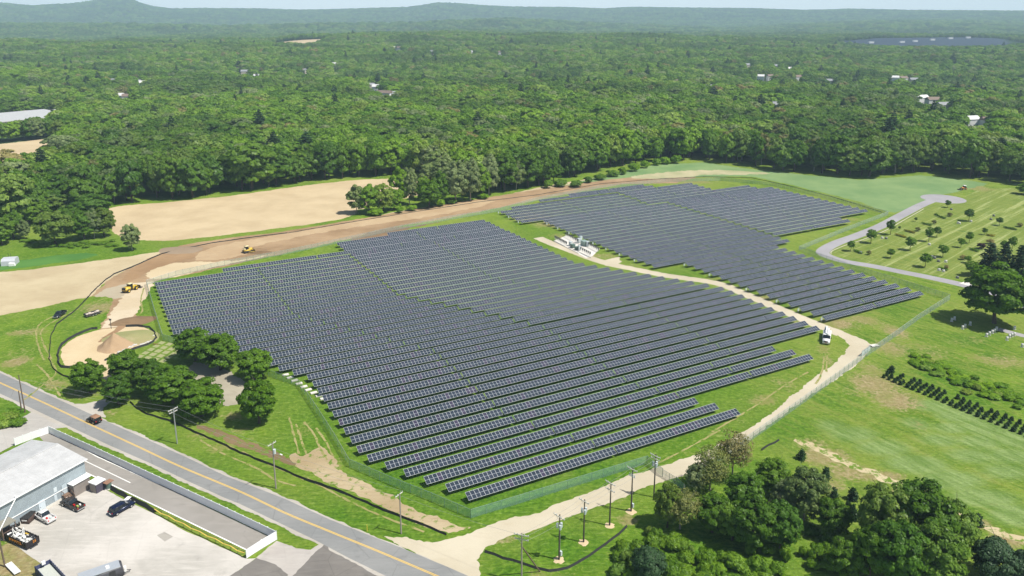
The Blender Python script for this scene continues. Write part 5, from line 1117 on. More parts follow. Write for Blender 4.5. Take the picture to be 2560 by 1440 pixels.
for i in range(5): x,y=rr.uniform(-2.5,1),rr.uniform(-.9,.6); m.tube((x,y,1.4),(x-1.6,y+rr.uniform(-1,1),2.2),.06,n=5)
m.box(-3,3,-1.1,1.1,.5,1.05); ld=m.build('scrap_load',paint('white_scrap',(.66,.66,.63),.7,var=.25),t); m2.build('dark_scrap',DARKSTEEL,t); m=MB(); m.tube((0,.7,1.55),(.8,.6,1.6),.07,n=6); m.tube((.2,.8,1.6),(1.0,.85,1.5),.07,n=6); m.build('yellow_hose',CY_,t)
def text(body,size,mat,parent,loc,rot,name='lettering'):
    cu=bpy.data.curves.new(name,'FONT'); cu.body=body; cu.size=size; cu.align_x='CENTER'; cu.align_y='CENTER'; cu.extrude=.01
    o=bpy.data.objects.new(name,cu); C.objects.link(o); bpy.context.view_layer.update()
    me=bpy.data.meshes.new_from_object(o); bpy.data.objects.remove(o); me.materials.clear(); me.materials.append(mat)
    q=obj(name,me,None,parent,loc); q.rotation_euler=rot; return q
ORL=paint('orange_lettering',(.75,.28,.03),.6)
text('DUMPSTER',.75,ORL,t,(0,-1.33,1.0),(PI/2,0,0)); text('25',.7,ORL,t,(3.42,.3,1.1),(PI/2,0,PI/2))
t=thing('refuse_container','brown lidded refuse container in front of the covered landing','dumpster',yard(19.6,5.0) if False else (*G(72,1302),0),rzb+.35,'containers in the yard')
m=MB(); m.prism([(-1.1,0.1),(-1.1,1.5),(1.1,1.2),(1.1,.1)],-.9,.9); me=m.mesh('hull'); bevelmesh(me,.03,1); obj('hull',me,paint('container_brown',(.085,.055,.045),.7,var=.25),t)
m=MB(); m.prism([(-1.15,1.52),(-1.15,1.58),(1.15,1.28),(1.15,1.22)],-.95,.95); m.build('lid',BLACK,t)
m=MB(); m.box(1.11,1.13,-.6,.5,.65,.95); m.build('notice_board',WHITE,t)
for k,(px,py) in enumerate([(13,1333),(22,1329),(31,1325),(39,1322)]):
    x,y=G(px,py); t=thing('waste_drum',['blue drum at the left end of the drum line','dark drum next to the blue one','grey drum third in the drum line by the wall','dark drum at the right end of the drum line'][k],'drum',(x,y,0),0,'drums along the wall'); m=MB(); m.tube((0,0,0),(0,0,.85),.32,n=14); mt=[paint('drum_blue',(.03,.10,.35),.5),DARKSTEEL,GALV,BLACK][k]; m.build('barrel',mt,t); m=MB(); m.tube((0,0,.85),(0,0,.9),.34,n=14); m.build('rim',DARKSTEEL,t)
x,y=G(45,1314); m=MB(); 
for k in range(3):
    for j in range(12):
        a=j*PI/6; b2=(j+1)*PI/6; m.tube((math.cos(a)*.32,math.sin(a)*.32,.12+k*.23),(math.cos(b2)*.32,math.sin(b2)*.32,.12+k*.23),.115,n=6)
tag(m.build('tyre_stack',BLACK,None,(x,y,0)),'stack of worn tyres between the drums and the covered landing','tyres')
x,y=G(25,1337); m=MB()
for k in range(7): m.box(-1.7,1.5,-.7+k*.2,-.55+k*.2,.05+.05*(k%3),.12+.05*(k%3),M=Matrix.Rotation(.06*(k-3),4,'Z'))
tag(m.build('lumber_pile',paint('fresh_lumber',(.55,.42,.27),.85),None,(x,y,0),.5),'pile of pale boards beside the black dumpster','lumber')
# open blue container and enclosed trailer cut by the bottom edge
loc=(*G(130,1452),0); t=skip('open dark blue container with pale inner load at the bottom edge',loc,math.radians(-40),7.5,2.6,1.9,paint('container_blue',(.05,.06,.13),.5),None)
m=MB(); m.box(-3.6,3.6,-1.15,1.15,1.0,1.15); m.build('pale_load',paint('grey_fill',(.45,.47,.42),.9),t); m=MB(); m.box(-3.4,-3.0,-.3,.3,1.9,2.5); m.build('control_box',WHITE,t)
loc=(*G(262,1452),0); t=thing('enclosed_trailer','silver enclosed trailer with rounded nose at the bottom edge of the lot','trailer',loc,math.radians(34),'parked vehicles')
m=MB(); m.prism([(-4,.5),(-4,2.5),(2.6,2.5),(3.1,2.3),(3.2,.5)],-1.15,1.15); me=m.mesh('box_body'); bevelmesh(me,.08); obj('box_body',me,paint('trailer_black',(.06,.06,.07),.4),t)
m=MB(); m.prism([(-4,2.5),(-4,2.56),(2.7,2.56),(2.7,2.5)],-1.17,1.17); m.build('roof_skin',paint('aluminium_skin',(.60,.63,.65),.35,.5),t); m=MB(); m.box(.4,1.0,-.3,.3,2.56,2.75); m.build('roof_vent',WHITE,t)
m=MB(); m.box(.8,1.8,-1.18,-1.16,.7,2.2); m.build('side_door',DARKSTEEL,t); m=MB(); m.tube((3.2,-.6,.5),(4.4,0,.45),.06,n=6); m.tube((3.2,.6,.5),(4.4,0,.45),.06,n=6); m.build('drawbar',DARKSTEEL,t); m=MB(); m.box(3.3,3.7,-.3,.3,.6,1.5); m.build('gas_bottle_box',WHITE,t)
for x in (-.9,.1):
    for s in (-1,1): wheel(t,x,s*1.2,.36)
x,y=G(33,1425); t=thing('low_white_skid','long low white-topped skid on the dirt by the leaning pole','skid',(x,y,0),math.radians(-38)); m=MB(); m.box(-2.1,2.1,-.55,.55,.35,.5); m.build('top_board',WHITE,t); m=MB(); m.box(-1.9,1.9,-.45,-.35,0,.35); m.box(-1.9,1.9,.35,.45,0,.35); m.build('runners',WOOD,t)
# white vinyl fence
def vinyl(pts,label,h=1.9):
    P=[Vector(G(*q)) for q in pts]; o=P[0]; t=thing('white_panel_fence',label,'fence',(o.x,o.y,0),0,'white panel fence round the ramp'); 
    for a,b_ in zip(P[:-1],P[1:]):
        L=(b_-a).length; k=max(1,round(L/2.45)); d=(b_-a)/k; ang=math.atan2(d.y,d.x)
        for j in range(k):
            q=a+d*j-o; m=MB(); m.box(.07,d.length-.07,-.025,.025,.08,h-.1); m.box(.07,d.length-.07,-.04,.04,h-.12,h-.02); m.box(.07,d.length-.07,-.04,.04,.05,.15); m.build('panel',VIN,t,(q.x,q.y,0),ang)
            m=MB(); m.box(-.065,.065,-.065,.065,0,h+.05); m.box(-.085,.085,-.085,.085,h+.05,h+.09); m.build('post',VIN,t,(q.x,q.y,0),ang)
    q=P[-1]-o; m=MB(); m.box(-.065,.065,-.065,.065,0,h+.05); m.box(-.085,.085,-.085,.085,h+.05,h+.09); m.build('post',VIN,t,(q.x,q.y,0),0)
VIN=paint('white_vinyl',(.80,.81,.82),.45,var=.03)
vinyl([(124,1083),(240,1136),(400,1211),(550,1281),(692,1349)],'long white panel fence between the ramp and the county road')
vinyl([(692,1349),(655,1371),(617,1396)],'short white panel fence closing the near end of the ramp')
vinyl([(38,1114),(80,1098),(124,1083)],'short white panel fence behind the white roof')
# black tarp roll and rail along the ramp edge
silt([(262,1214),(285,1226),(310,1240),(338,1254),(365,1268),(388,1282)],'bulky black tarp barrier between the lot and the ramp',1.25,.35,SILT,'tarp_barrier','tarp')
P=[Vector(G(*q)) for q in [(388,1282),(440,1308),(500,1338),(560,1366),(612,1392)]]; o=P[0]; t=thing('pipe_railing','dark post rail with a yellow pipe slung along it at the ramp edge','railing',(o.x,o.y,0))
m=MB(); yl=MB(); i=0
for a,b_ in zip(P[:-1],P[1:]):
    k=3
    for j in range(k):
        u0=a.lerp(b_,j/k)-o; u1=a.lerp(b_,(j+1)/k)-o; m.tube((u0.x,u0.y,0),(u0.x,u0.y,1.1),.04,n=5); m.tube((u0.x,u0.y,1.1),(u1.x,u1.y,1.1),.03,n=5); m.tube((u0.x,u0.y,.5),(u1.x,u1.y,1.05),.02,n=4)
        yl.tube((u0.x,u0.y-.15,1.0-.3*(i%2)),(u1.x,u1.y-.15,1.0-.3*((i+1)%2)),.09,n=6); i+=1
m.build('rail',DARKSTEEL,t); yl.build('yellow_pipe',paint('yellow_pipe',(.70,.50,.10),.6),t)
x,y=G(320,1256); t=thing('work_table','small white-topped table beside the tarp barrier','table',(x,y,0),rzb+.3); m=MB(); m.box(-.7,.7,-.45,.45,.9,.97); m.build('table_top',WHITE,t)
for sx_ in (-.6,.6):
    for sy_ in (-.35,.35): m=MB(); m.box(sx_-.03,sx_+.03,sy_-.03,sy_+.03,0,.9); m.build('leg',DARKSTEEL,t)
x,y=G(918,1328); m=MB(); m.tube((0,0,0),(0,0,1.5),.07,.05,n=8); tag(m.build('marker_post',CY_,None,(x,y,0)),'thin yellow marker post on the road verge','marker post')

# ------------------------------------------------------------------ utility poles
def pole(px,py,h,label,arms=(),arz=0,ex=(),mat=WOOD,lean=(0,0),group='utility poles'):
    x,y=G(px,py); t=thing('utility_pole',label,'utility pole',(x,y,0),arz,group)
    m=MB(); m.tube((0,0,-.2),(lean[0],lean[1],h),.17,.11,n=9); m.build('pole',mat,t)
    def at_(z): return Vector((lean[0]*z/h,lean[1]*z/h,z))
    for (z,L) in arms:
        c_=at_(z); m=MB(); m.box(c_.x-L/2,c_.x+L/2,c_.y+.12,c_.y+.24,z-.07,z+.07); a=m.build('crossarm',GREYWOOD if mat is WOOD else LIGHTARM,t)
        q=MB(); q.tube((c_.x-L*.25,c_.y+.26,z-.05),(c_.x,c_.y+.26,z-.65),.025,n=4); q.tube((c_.x+L*.25,c_.y+.26,z-.05),(c_.x,c_.y+.26,z-.65),.025,n=4); q.build('arm_brace',GALV,t)
        for u in (-.47,-.2,.25,.47): q=MB(); q.tube((c_.x+u*L,c_.y+.18,z+.07),(c_.x+u*L,c_.y+.18,z+.3),.07,.05,n=7); q.build('insulator',INSUL,a)
    for e in ex:
        if e=='transformer': m=MB(); c_=at_(h-1.9); m.tube((c_.x,c_.y-.45,h-2.4),(c_.x,c_.y-.45,h-1.4),.3,n=12); m.build('transformer',CABW,t)
        if e=='bank':
            m=MB(); c_=at_(h-2.3)
            for k in range(3): a=k*2.1+.5; m.tube((c_.x+math.cos(a)*.45,c_.y+math.sin(a)*.45,h-2.9),(c_.x+math.cos(a)*.45,c_.y+math.sin(a)*.45,h-2.0),.24,n=10)
            m.build('transformer_bank',CABW,t)
        if e=='switch':
            m=MB()
            for k in range(4): m.tube((-.7+k*.42,.2,h-1.9),(-.7+k*.42,.2,h-1.3),.10,n=7)
            m.box(-.9,.9,.1,.2,h-2.0,h-1.9); m.build('switch_gear',CABW,t)
        if e=='meter': m=MB(); m.box(-.3,.3,-.55,-.15,.9,1.8); m.build('meter_cabinet',CABW,t); m=MB(); m.tube((0,-.2,0),(0,-.2,5.5),.05,n=6); m.build('conduit',GALV,t)
        if e=='lamp': m=MB(); m.tube((0,-.1,h-2.6),(0,-2.2,h-2.0),.04,n=6); a=m.build('lamp_arm',GALV,t); m=MB(); m.box(-.12,.12,-2.8,-2.15,h-2.08,h-1.93); m.build('lamp_head',WHITE,a)
        if e=='mound':
            rr=random.Random(int(px)); m=MB(); n_=14; vs=[(0,0,.14)]+[(math.cos(i*6.283/n_)*rr.uniform(.8,1.3),math.sin(i*6.283/n_)*rr.uniform(.8,1.3),0.01) for i in range(n_)]; m.add(vs,[(0,1+i,1+(i+1)%n_) for i in range(n_)]); 
            o=m.build('soil_mound',PADT,None,(x,y,.0)); tag(o,'pale ring of soil at the foot of the '+label.split(' ')[0]+' pole','soil','soil rings at the poles')
    return t,Vector((x,y,0))
LIGHTARM=paint('bleached_arm',(.55,.53,.47),.7)
ra=math.atan2(*(lambda a,b_:(b_[1]-a[1],b_[0]-a[0]))(G(0,957),G(600,1229)))+PI/2
rc=math.atan2(*(lambda a,b_:(b_[1]-a[1],b_[0]-a[0]))(G(1303,1452),G(1634,1243)))+PI/2
PP=[]
PP.append(pole(63,1031,10.5,'leaning brown pole left of the road opposite the junction wedge',(),ra,lean=(0,.3)))
PP.append(pole(443,1109,9.2,'pale grey pole with double crossarms below the maple clump',((9.0,2.6),(8.3,2.2)),ra,mat=GALV))
PP.append(pole(690,1221,11.,'grey pole with street lamp and white transformer by the road bank',((10.7,2.2),),ra,('transformer','lamp'),GREYWOOD))
PP.append(pole(1003,1334,8.9,'slim pole with one pale crossarm standing on the grass bank',((8.7,2.2),),ra,(),GREYWOOD))
pole(54,1025,5.5,'short stub pole beside the leaning brown pole',(),ra)
PQ=[]
PQ.append(pole(1304,1455,10.2,'nearest pole of the lawn line, with v-shaped pale arms',((9.9,2.8),(9.0,2.6)),rc+.5,('mound',),GREYWOOD))
PQ.append(pole(1397.7,1400,9.8,'second pole of the lawn line, carrying a grey transformer cluster',((9.4,2.8),),rc,('bank','meter','mound'),NEWWOOD))
PQ.append(pole(1459,1356,9.5,'third pole of the lawn line, one arm and small switch box',((9.2,2.6),),rc,('bank','mound'),NEWWOOD))
PQ.append(pole(1524,1314,9.9,'fourth pole of the lawn line, with two slim arms',((9.7,2.6),(8.2,2.4)),rc,('mound',),NEWWOOD))
PQ.append(pole(1577.6,1279,10.2,'fifth pole of the lawn line, with white box near its foot',((9.9,2.6),),rc,('switch','meter','mound'),NEWWOOD))
PQ.append(pole(1634.5,1243,10.3,'farthest pole of the lawn line, next to the drive gate',((9.9,2.6),(9.2,2.2)),rc,('bank',),NEWWOOD))
pole(13,1417,12.,'leaning brown pole on bare ground at the left edge of the yard',(),0,lean=(-.9,.6))
x,y=G(1350,1429); x2,y2=G(1306,1452); m=MB(); m.tube((0,0,0),(x2-x,y2-y,7.0),.13,n=7); tag(m.build('brace_pole',WOOD,None,(x,y,0)),'slanting brace pole propping the nearest lawn pole','brace')
WM=paint('wire',(.30,.30,.30),.5)
def span(A,za,B,zb,name='power_line',sag=.5,r=.018,label=None,off=0,rot=0):
    a=Vector((A.x+off*math.cos(rot),A.y+off*math.sin(rot),za)); b_=Vector((B.x+off*math.cos(rot),B.y+off*math.sin(rot),zb)); pts=[a.lerp(b_,i/10)-Vector((0,0,sag*4*(i/10)*(1-i/10)))-a for i in range(11)]
    m=wirem(pts,r); o=m.build(name,WM,None,tuple(a)); return tag(o,label,'wire','wires between the poles')
for i in range(3):
    for off in (-1,1): span(PP[i][1],9.,PP[i+1][1],9.,label='thin wire strung along the road poles above the grass bank',off=off,rot=ra)
span(PP[3][1],8.6,PQ[0][1],9.8,label='wire running from the slim bank pole to the lawn line')
for i in range(5):
    for off in (-1.1,0,1.1): span(PQ[i][1],9.2,PQ[i+1][1],9.2,label='thin wire strung along the lawn line of poles',off=off,rot=rc,sag=.3)
# ------------------------------------------------------------------ soil pile, rocks and basin details
def mound(px,py,r,h,label,mat,name='soil_pile',cat='soil pile',sx_=1,sharp=1.0,rz=0):
    x,y=G(px,py); n_=40; k=12; vs=[]; fs=[]
    for j in range(k+1):
        u=j/k
        for i in range(n_):
            a=i*6.283/n_; q=r*u*(1+.18*noise.noise((math.cos(a)*1.5,math.sin(a)*1.5,px))); z=h*(1-u)**sharp+ (noise.noise((q*math.cos(a)*.8,q*math.sin(a)*.8,py))*.25*h*.3*u*(1-u)*4)
            vs.append((q*math.cos(a)*sx_,q*math.sin(a),max(.02 if j==k else .03,z)))
    for j in range(k):
        for i in range(n_): fs.append((j*n_+i,j*n_+(i+1)%n_,(j+1)*n_+(i+1)%n_,(j+1)*n_+i))
    m=MB(); m.add(vs,fs); return tag(m.build(name,mat,None,(x,y,0),rz,smooth=True),label,cat)
PILE=soil_mat('piled_soil',(.36,.25,.15),(.44,.31,.19),(.26,.17,.10),0,1,.6,1.6,.8)
mound(288,866,5.2,4.6,'tall cone of brown soil in the middle of the basin',PILE,sharp=1.15)
mound(330,845,7.0,1.3,'low weedy soil heap right of the tall cone',soil_mat('weedy_soil',(.30,.26,.13),(.22,.26,.09),(.4,.32,.2),0,1,.6),sx_=1.2)
mound(334,803,4.6,1.1,'long brown topsoil bank above the basin',BROWN,sx_=1.5,rz=.3)
mound(452,625,6,1.2,'grey soil heap at the bend of the dirt strip',soil_mat('heap',(.24,.18,.12),(.30,.23,.16),(.2,.15,.1)),sx_=1.6)
mound(655,632,3,.8,'small heap of fresh soil ahead of the bulldozer blade',BROWN,sx_=1.5)
x,y=G(287,845); t=thing('stand_pipe','thin dark upright standing on top of the soil cone','pipe',(x-.2,y-1.,4.2)); m=MB(); m.tube((0,0,-.6),(0,0,2.4),.10,n=6); m.build('upright',DARKSTEEL,t); m=MB(); m.box(-.35,.35,-.1,.1,2.2,2.7); m.build('head',DARKSTEEL,t)
for k in range(26):
    u=k/25; px=386-u*90; py=842+u*40+ (6 if .1<u<.5 else 0); x,y=G(px+random.uniform(-2,2),py+random.uniform(-1.5,1.5)); m=MB(); s=random.uniform(.3,.6)
    bm=bmesh.new(); bmesh.ops.create_icosphere(bm,subdivisions=2,radius=s)
    for v_ in bm.verts: v_.co*=1+.3*noise.noise(v_.co*2+Vector((k,0,0))); v_.co.z*=.6
    me=bpy.data.meshes.new('boulder'); bm.to_mesh(me); bm.free(); tag(obj('boulder',me,paint('pale_stone',(.48,.46,.42),.9),None,(x,y,.1)),'pale stone along the silt fence at the right of the basin','stone','stones beside the basin')
# memorial grid on the lawn
GRD=soil_mat('worn_plot',(.24,.27,.12),(.30,.30,.15),(.2,.24,.08)); o0=Vector(G(338,893)); e1=(Vector(G(372,872))-o0); e2=(Vector(G(398,905))-o0); e1n=e1.normalized(); e2n=e2.normalized()
k=0
for i in range(5):
    for j in range(4):
        q=o0+e1n*(i*2.6)+e2n*(j*3.0); 
        sheet('worn_plot',[(q.x,q.y),(q.x+e1n.x*2,q.y+e1n.y*2),(q.x+e1n.x*2+e2n.x*2.0,q.y+e1n.y*2+e2n.y*2.0),(q.x+e2n.x*2.0,q.y+e2n.y*2.0)],.006,GRD,.1,.7,px=False)
m=MB(); x,y=G(388,861)
for i in range(8): m.tube((random.uniform(-1.2,1.2),random.uniform(-.3,.3),.1),(random.uniform(-1.2,1.2),random.uniform(-.3,.3),.25),.06,n=5)
tag(m.build('rusty_brush',paint('rust_red',(.28,.07,.04),.9),None,(x,y,0)),'small heap of rusty red scrap on the grass by the basin','scrap')

# ------------------------------------------------------------------ inverters and transformers on the pad
irz=math.atan2(*(lambda a,b_:(b_[1]-a[1],b_[0]-a[0]))(G(1387,602),G(1475,643)))
inv=thing('string_inverter','x','inverter'); m=MB(); m.box(-.32,.32,-.14,.14,1.2,2.1); m.build('housing',paint('inverter_dark',(.09,.095,.10),.5),inv)
m=MB(); m.box(-.42,.42,-.3,.2,2.15,2.2); m.build('sun_shade',DARKSTEEL,inv)
for s in (-.3,.3): m=MB(); m.tube((s,.1,0.05),(s,.1,2.15),.04,n=5); m.build('leg',GALV,inv)
m=MB(); m.box(-.28,.28,-.18,-.15,.6,1.15); m.build('wiring_box',WHITE,inv)
first=True
def invrow(p0,p1,n_,lab):
    global first
    a=Vector(G(*p0)); b_=Vector(G(*p1))
    for i in range(n_):
        q=a.lerp(b_,i/(n_-1))
        if first: inv.location=(q.x,q.y,.05); inv.rotation_euler=(0,0,irz); inv['label']=lab; inv['group']=lab; first=False
        else: dup(inv,(q.x,q.y,.05),irz,lab,lab)
invrow((1388,601),(1416,616),9,'dark inverter in the front rank, left of the green transformers')
invrow((1415,593),(1443,609),8,'dark inverter in the rear rank, left of the grey switch cabinets')
invrow((1452,630),(1475,642),6,'dark inverter in the front rank, right of the tall grey cabinet')
invrow((1472,618),(1496,631),7,'dark inverter in the rear rank, right of the big green cabinet')
def cabinet(px,py,lx,wy,h,mat,label,nm='cabinet'):
    h*=.82; lx*=.9
    x,y=G(px,py); t=thing('electrical_cabinet',label,'cabinet',(x,y,.05),irz,'cabinets on the equipment pad'); m=MB(); m.box(-lx/2,lx/2,-wy/2,wy/2,.1,h); me=m.mesh('housing'); bevelmesh(me,.03,1); obj('housing',me,mat,t)
    m=MB(); m.box(-lx/2-.08,lx/2+.08,-wy/2-.08,wy/2+.08,h,h+.1); m.build('lid',mat,t); m=MB(); m.box(-lx/2+.1,lx/2-.1,-wy/2-.03,-wy/2,.25,h-.15); d_=m.build('door',mat,t); m=MB(); m.box(-.05,.05,-wy/2-.08,-wy/2-.03,h*.5,h*.6); m.build('handle',DARKSTEEL,d_); m=MB(); m.box(-lx/2-.1,lx/2+.1,-wy/2-.1,wy/2+.1,0,.1); m.build('plinth',CONC,t)
cabinet(1426,615,1.6,1.0,2.4,CABW,'pale grey cabinet left of the dark green transformer'); cabinet(1432,620,2.0,1.6,2.0,CABG,'dark green transformer in the front rank, larger one'); cabinet(1442,625,1.6,1.5,1.7,CABG,'dark green transformer in the front rank, smaller one')
cabinet(1448,627,1.0,.8,2.9,CABW,'tall grey cabinet ending the front rank'); cabinet(1447,608,1.6,1.2,2.6,CABW,'grey switch cabinet in the rear rank, left'); cabinet(1452,604,1.0,1.0,3.0,CABW,'tall narrow grey cabinet behind the rear rank')
cabinet(1461,614,3.4,2.2,2.6,paint('cabinet_sage',(.24,.32,.28),.5),'biggest cabinet on the pad, sage green, rear rank'); cabinet(1469,617,1.0,1.2,3.0,CABW,'pale tall cabinet right of the biggest green one')
for s,(p0,p1) in enumerate((((1384,603),(1446,634)),((1452,633),(1478,645)))):
    a=Vector(G(*p0)); b_=Vector(G(*p1)); m=MB(); d=b_-a; m.box(0,d.length,-.1,.1,.05,.25); tag(m.build('cable_trough',CONC,None,(a.x,a.y,0),math.atan2(d.y,d.x)),'low pale cable trough in front of the %s inverters'%('left' if s==0 else 'right'),'trough')

# ------------------------------------------------------------------ cemetery furniture
ST=paint('pale_marble',(.62,.61,.58),.7); ST2=paint('grey_granite',(.22,.22,.22),.5)
def stone(px,py,w_,h,mat,label,group='gravestones'):
    x,y=G(px,py); t=thing('gravestone',label,'gravestone',(x,y,0),math.radians(-30)+random.uniform(-.1,.1),group)
    m=MB(); m.box(-w_/2,w_/2,-.12,.12,.15,h); me=m.mesh('headstone'); bevelmesh(me,.05,2); obj('headstone',me,mat,t); m=MB(); m.box(-w_/2-.12,w_/2+.12,-.22,.22,0,.16); m.build('base',mat,t)
for px,py in [(2379,804),(2386,800),(2406,823),(2412,819),(2425,813),(2466,842),(2473,838),(2480,834),(2486,831),(2491,826),(2517,851),(2523,845),(2529,842),(2535,840),(2555,868),(2536,824)]:
    stone(px,py,.7,1.3,ST,'upright white gravestone on the lawn below the huge maple','white gravestones below the huge maple')
for px,py in [(2205,597),(2215,598),(2329,644),(2336,647),(2323,650),(2346,655),(2364,656),(2395,559),(2398,560),(2484,541),(2477,550),(2347,677),(2358,680),(2151,634),(2378,525),(2323,613),(2393,696),(2427,555)]:
    stone(px,py,1.1,1.0,ST2 if (px+py)%2 else ST,'low gravestone among the young cemetery trees','gravestones on the striped lawn')
HM=SHRUB
def hedge(px0,py0,px1,py1,n_,label,yl=False):
    a=Vector(G(px0,py0)); b_=Vector(G(px1,py1)); t=thing('hedge',label,'hedge',(a.x,a.y,0),0,'low hedges and flower beds')
    m=MB(); me=crown('foliage',LD if not yl else YFL,1,1.1,0,6,60,.22,61,(.5,.8))
    for i in range(n_):
        q=(b_-a)*(i/max(1,n_-1)); o=obj('foliage',me,None,t,(q.x,q.y,0),i*1.3); o.scale=(.8,.8,.75)
YFL=leaf_mat('yellow_flowers',[(0,(.45,.36,.03)),(1,(.30,.30,.04))])
for a in [(2138,628,2152,634,5,'short dark hedge at the foot of the first lane tree'),(2162,567,0,0,0,''),(2345,541,2360,547,4,'short dark hedges near the lane at the back'),(2309,560,2325,564,4,'line of four small dark bushes, middle of the lawn'),(2352,672,2364,676,3,'dark hedge between two grey stones above the lane'),(2514,570,2538,575,6,'long straight hedge at the right edge of the lawn'),(2318,649,2326,652,3,'tiny dark bushes beside paired gravestones'),(2428,624,2442,629,4,'dark low hedge under the widest plum tree')]:
    if a[4]: hedge(*a)
bush(2340,538,10,5,'single very dark round bush near the lane back','low hedges and flower beds')
hedge(2265,578,2284,583,6,'yellow flower bed, upper left one on the lawn',True); hedge(2242,588,2262,594,6,'yellow flower bed, lower left one on the lawn',True); hedge(2470,589,2482,591,4,'yellow flower bed under a small tree at the right',True)

# ------------------------------------------------------------------ far buildings
RC=[paint('roof_grey',(.26,.27,.28),.8),paint('roof_white',(.62,.62,.60),.6),paint('roof_brown',(.20,.15,.12),.85)]
def house(px,py,ww,label,k,group='houses scattered in the woods'):
    x,y=G(px,py); z=tz(x,y); ww=max(ww,8)*1.05; dd_=8.; t=thing('house',label,'house',(x,y,z),random.uniform(-.4,.4),group); e=7.0+ww*.12
    m=MB(); m.box(-ww/2,ww/2,-dd_/2,dd_/2,-1,e); m.build('wall',WHITE if k%3 else paint('cream',(.55,.5,.4),.7),t)
    m=MB(); m.prism([(-dd_/2-.4,e),(0,e+3),(dd_/2+.4,e)],-ww/2-.4,ww/2+.4,M=Matrix.Rotation(PI/2,4,'Z')); m.build('roof',RC[k%3] if y<2500 else RC[1],t)
    for s in (-.28,0,.28): m=MB(); m.box(s*ww-.5,s*ww+.5,-dd_/2-.05,-dd_/2,2.2,3.8); m.build('window',GLASS,t)
for k,(px,py,ww) in enumerate(HOUSES):
    reg='left' if px<500 else 'left centre' if px<900 else 'centre' if px<1400 else 'right centre' if px<2000 else 'right'
    dep='near' if py>190 else 'middle-distance' if py>120 else 'far'
    house(px,py,ww,'pale house among %s trees at the %s of the valley'%(dep,reg),k,'houses among %s trees, %s'%(dep,reg))
# warehouse at the left
a=Vector(G(-5,312)); b_=Vector(G(118,300)); c_=Vector(G(-2,289)); ang=math.atan2((b_-a).y,(b_-a).x)
x,y=G(20,322); t=thing('white_warehouse','big white-roofed warehouse behind the small left field','warehouse',(x,y,0),ang)
m=MB(); m.box(-12,62,0,72,0,6.5); m.build('wall',paint('warehouse_wall',(.33,.36,.36),.6),t); m=MB(); m.box(-13,63,-1,73,6.5,7.1); m.build('roof',ROOFM,t); m=MB(); m.box(-12.05,62,-.06,-.01,4.2,5.2); m.build('window_band',GLASS,t)
for k in range(14):
    x,y=G(60+k*9 if k<8 else 135+(k-8)*7,282 if k<8 else 288-(k%3)*6); t=thing('parked_car','small parked vehicle in the warehouse yard','car',(x,y,0),random.uniform(0,3),'vehicles in the warehouse yard'); mt=[WHITE,CABW,paint('car_red',(.3,.04,.04),.4),DARKSTEEL][k%4]
    m=MB(); m.prism([(-2.2,.4),(-2.2,1.0),(1.3,1.05),(2.2,.85),(2.2,.4)],-.9,.9); me=m.mesh('body'); bevelmesh(me,.08,1); obj('body',me,mt,t); cabin(t,[(-1.6,1.0),(-1.2,1.5),(.5,1.5),(1.1,1.02)],.85,.7,roofmat=mt,roof=(-1.2,.5))
    for xx in (-1.3,1.3):
        for s in (-1,1): wheel(t,xx,s*.8,.33)
sheet('warehouse_yard',[(-100,292),(0,287),(60,276),(180,274),(176,290),(130,318),(60,330),(0,334),(-100,340)],.010,GRAVD,1.5,3)
sheet('warehouse_yard',[(-60,320),(8,315),(10,334),(-60,340)],.014,SHOULD,.5,3)
# grey tent at the left edge
x,y=G(26,660); t=thing('grey_tent','small grey-white tent-like shed on the meadow at the left edge','shed',(x,y,0),.25)
m=MB(); m.prism([(-2.6,0),(-2.4,1.9),(-1.6,2.7),(1.6,2.7),(2.4,1.9),(2.6,0)],-2.6,2.6,M=Matrix.Rotation(PI/2,4,'Z')); m.build('canopy',paint('tent_cloth',(.45,.47,.50),.6),t); m=MB(); m.prism([(.5,.1),(.6,1.4),(2.6,1.2),(2.9,.1)],-3.8,-2.65); m.build('side_cover',WHITE,t)
m=MB(); m.tube((-1,2.2,0),(-1,2.2,4.2),.06,n=5); m.tube((-.2,2.4,0),(-.2,2.4,3.8),.06,n=5); m.build('stove_pipes',DARKSTEEL,t)
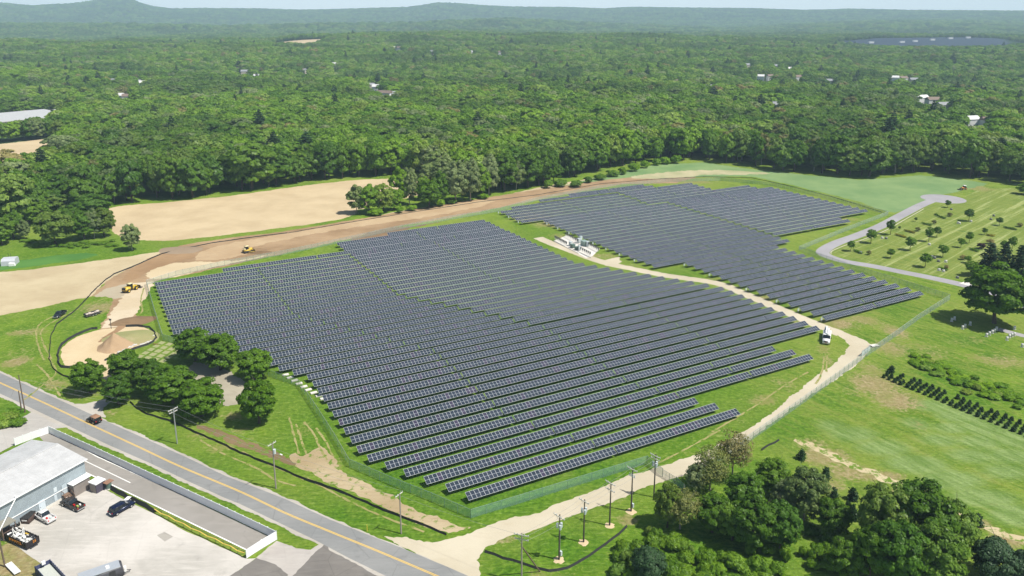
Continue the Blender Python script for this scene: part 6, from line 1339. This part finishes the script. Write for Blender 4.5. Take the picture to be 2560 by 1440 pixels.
# far solar farm on the slope
def far_array():
    m,nt,out=newmat('far_modules'); n=N(nt); s=n.n('ShaderNodeSeparateXYZ',i_0=n.pos()); f=n.math('FRACT',n.math('MULTIPLY',s.outputs[1],.11))
    nt.links.new(n.bsdf(n.mix(n.math('LESS_THAN',f,.35),(.022,.032,.065),(.05,.065,.08)),.9,spec=.1),out.inputs[0])
    P=[(1010,2400),(1090,2300),(1480,2300),(1620,2690),(1540,2770),(1210,2700),(1020,2540)]
    from mathutils.geometry import tessellate_polygon
    xs_=np.arange(1000,1650,20.); ys_=np.arange(2280,2790,20.); vs=[];fs=[];idx={}
    for i,xx in enumerate(xs_):
        for j,yy in enumerate(ys_): vs.append((xx,yy,tz(xx,yy)+3.2))
    for i in range(len(xs_)-1):
        for j in range(len(ys_)-1):
            cx_,cy_=(xs_[i]+10,ys_[j]+10)
            if inpoly(np.array([cx_]),np.array([cy_]),P)[0]: q=i*len(ys_)+j; fs.append((q,q+len(ys_),q+len(ys_)+1,q+1))
    mm=MB(); mm.add(vs,fs); o=mm.build('distant_solar_field',m); tag(o,'dark blue solar field on the far hillside at the upper right','solar field')
    for k,(xx,yy) in enumerate([(1110,2500),(1215,2520),(1270,2550),(1350,2600),(1440,2660),(1520,2700)]):
        t=thing('inverter_cabin','%s white cabin on the distant dark solar field'%['leftmost','second from left','third from left','third from right','second from right','rightmost'][k],'cabin',(xx,yy,tz(xx,yy)+3),.2,'cabins on the distant solar field'); m=MB(); m.box(-8,8,-3,3,0,5); m.build('wall',WHITE,t); m=MB(); m.box(-8.4,8.4,-3.4,3.4,5,5.4); m.build('roof',WHITE,t)
far_array()
def meadow(P,mat):
    x0,x1=min(p[0] for p in P),max(p[0] for p in P); y0,y1=min(p[1] for p in P),max(p[1] for p in P); st=25. if x1-x0>150 else 10.
    xs_=np.arange(x0,x1,st); ys_=np.arange(y0,y1,st); vs=[(a,b,tz(a,b)+1.2) for a in xs_ for b in ys_]; fs=[]
    for i in range(len(xs_)-1):
        for j in range(len(ys_)-1):
            if inpoly(np.array([xs_[i]+st/2]),np.array([ys_[j]+st/2]),P)[0]: q=i*len(ys_)+j; fs.append((q,q+len(ys_),q+len(ys_)+1,q+1))
    mm=MB(); mm.add(vs,fs); o=mm.build('meadow',mat); o['kind']='structure'
HAYM=soil_mat('hay_meadow',(.30,.34,.14),(.40,.42,.20),(.2,.28,.09),0,3,.5,.3)
for k,P in enumerate(MEAD): meadow(P,HAYM if k%2==0 else TAN1)

# ------------------------------------------------------------------ the air
HAZE=1.25e-4
m,nt,out=newmat('air'); v=nt.nodes.new('ShaderNodeVolumePrincipled')
v.inputs['Color'].default_value=(.60,.86,1.0,1); v.inputs['Density'].default_value=HAZE; v.inputs['Anisotropy'].default_value=.0
nt.links.new(v.outputs[0],out.inputs[1])
b_=MB(); b_.box(-9500,9500,-250,11500,-60,420); o=b_.build('haze',m); o['kind']='stuff'; o['label']='thin blue haze of the summer air'
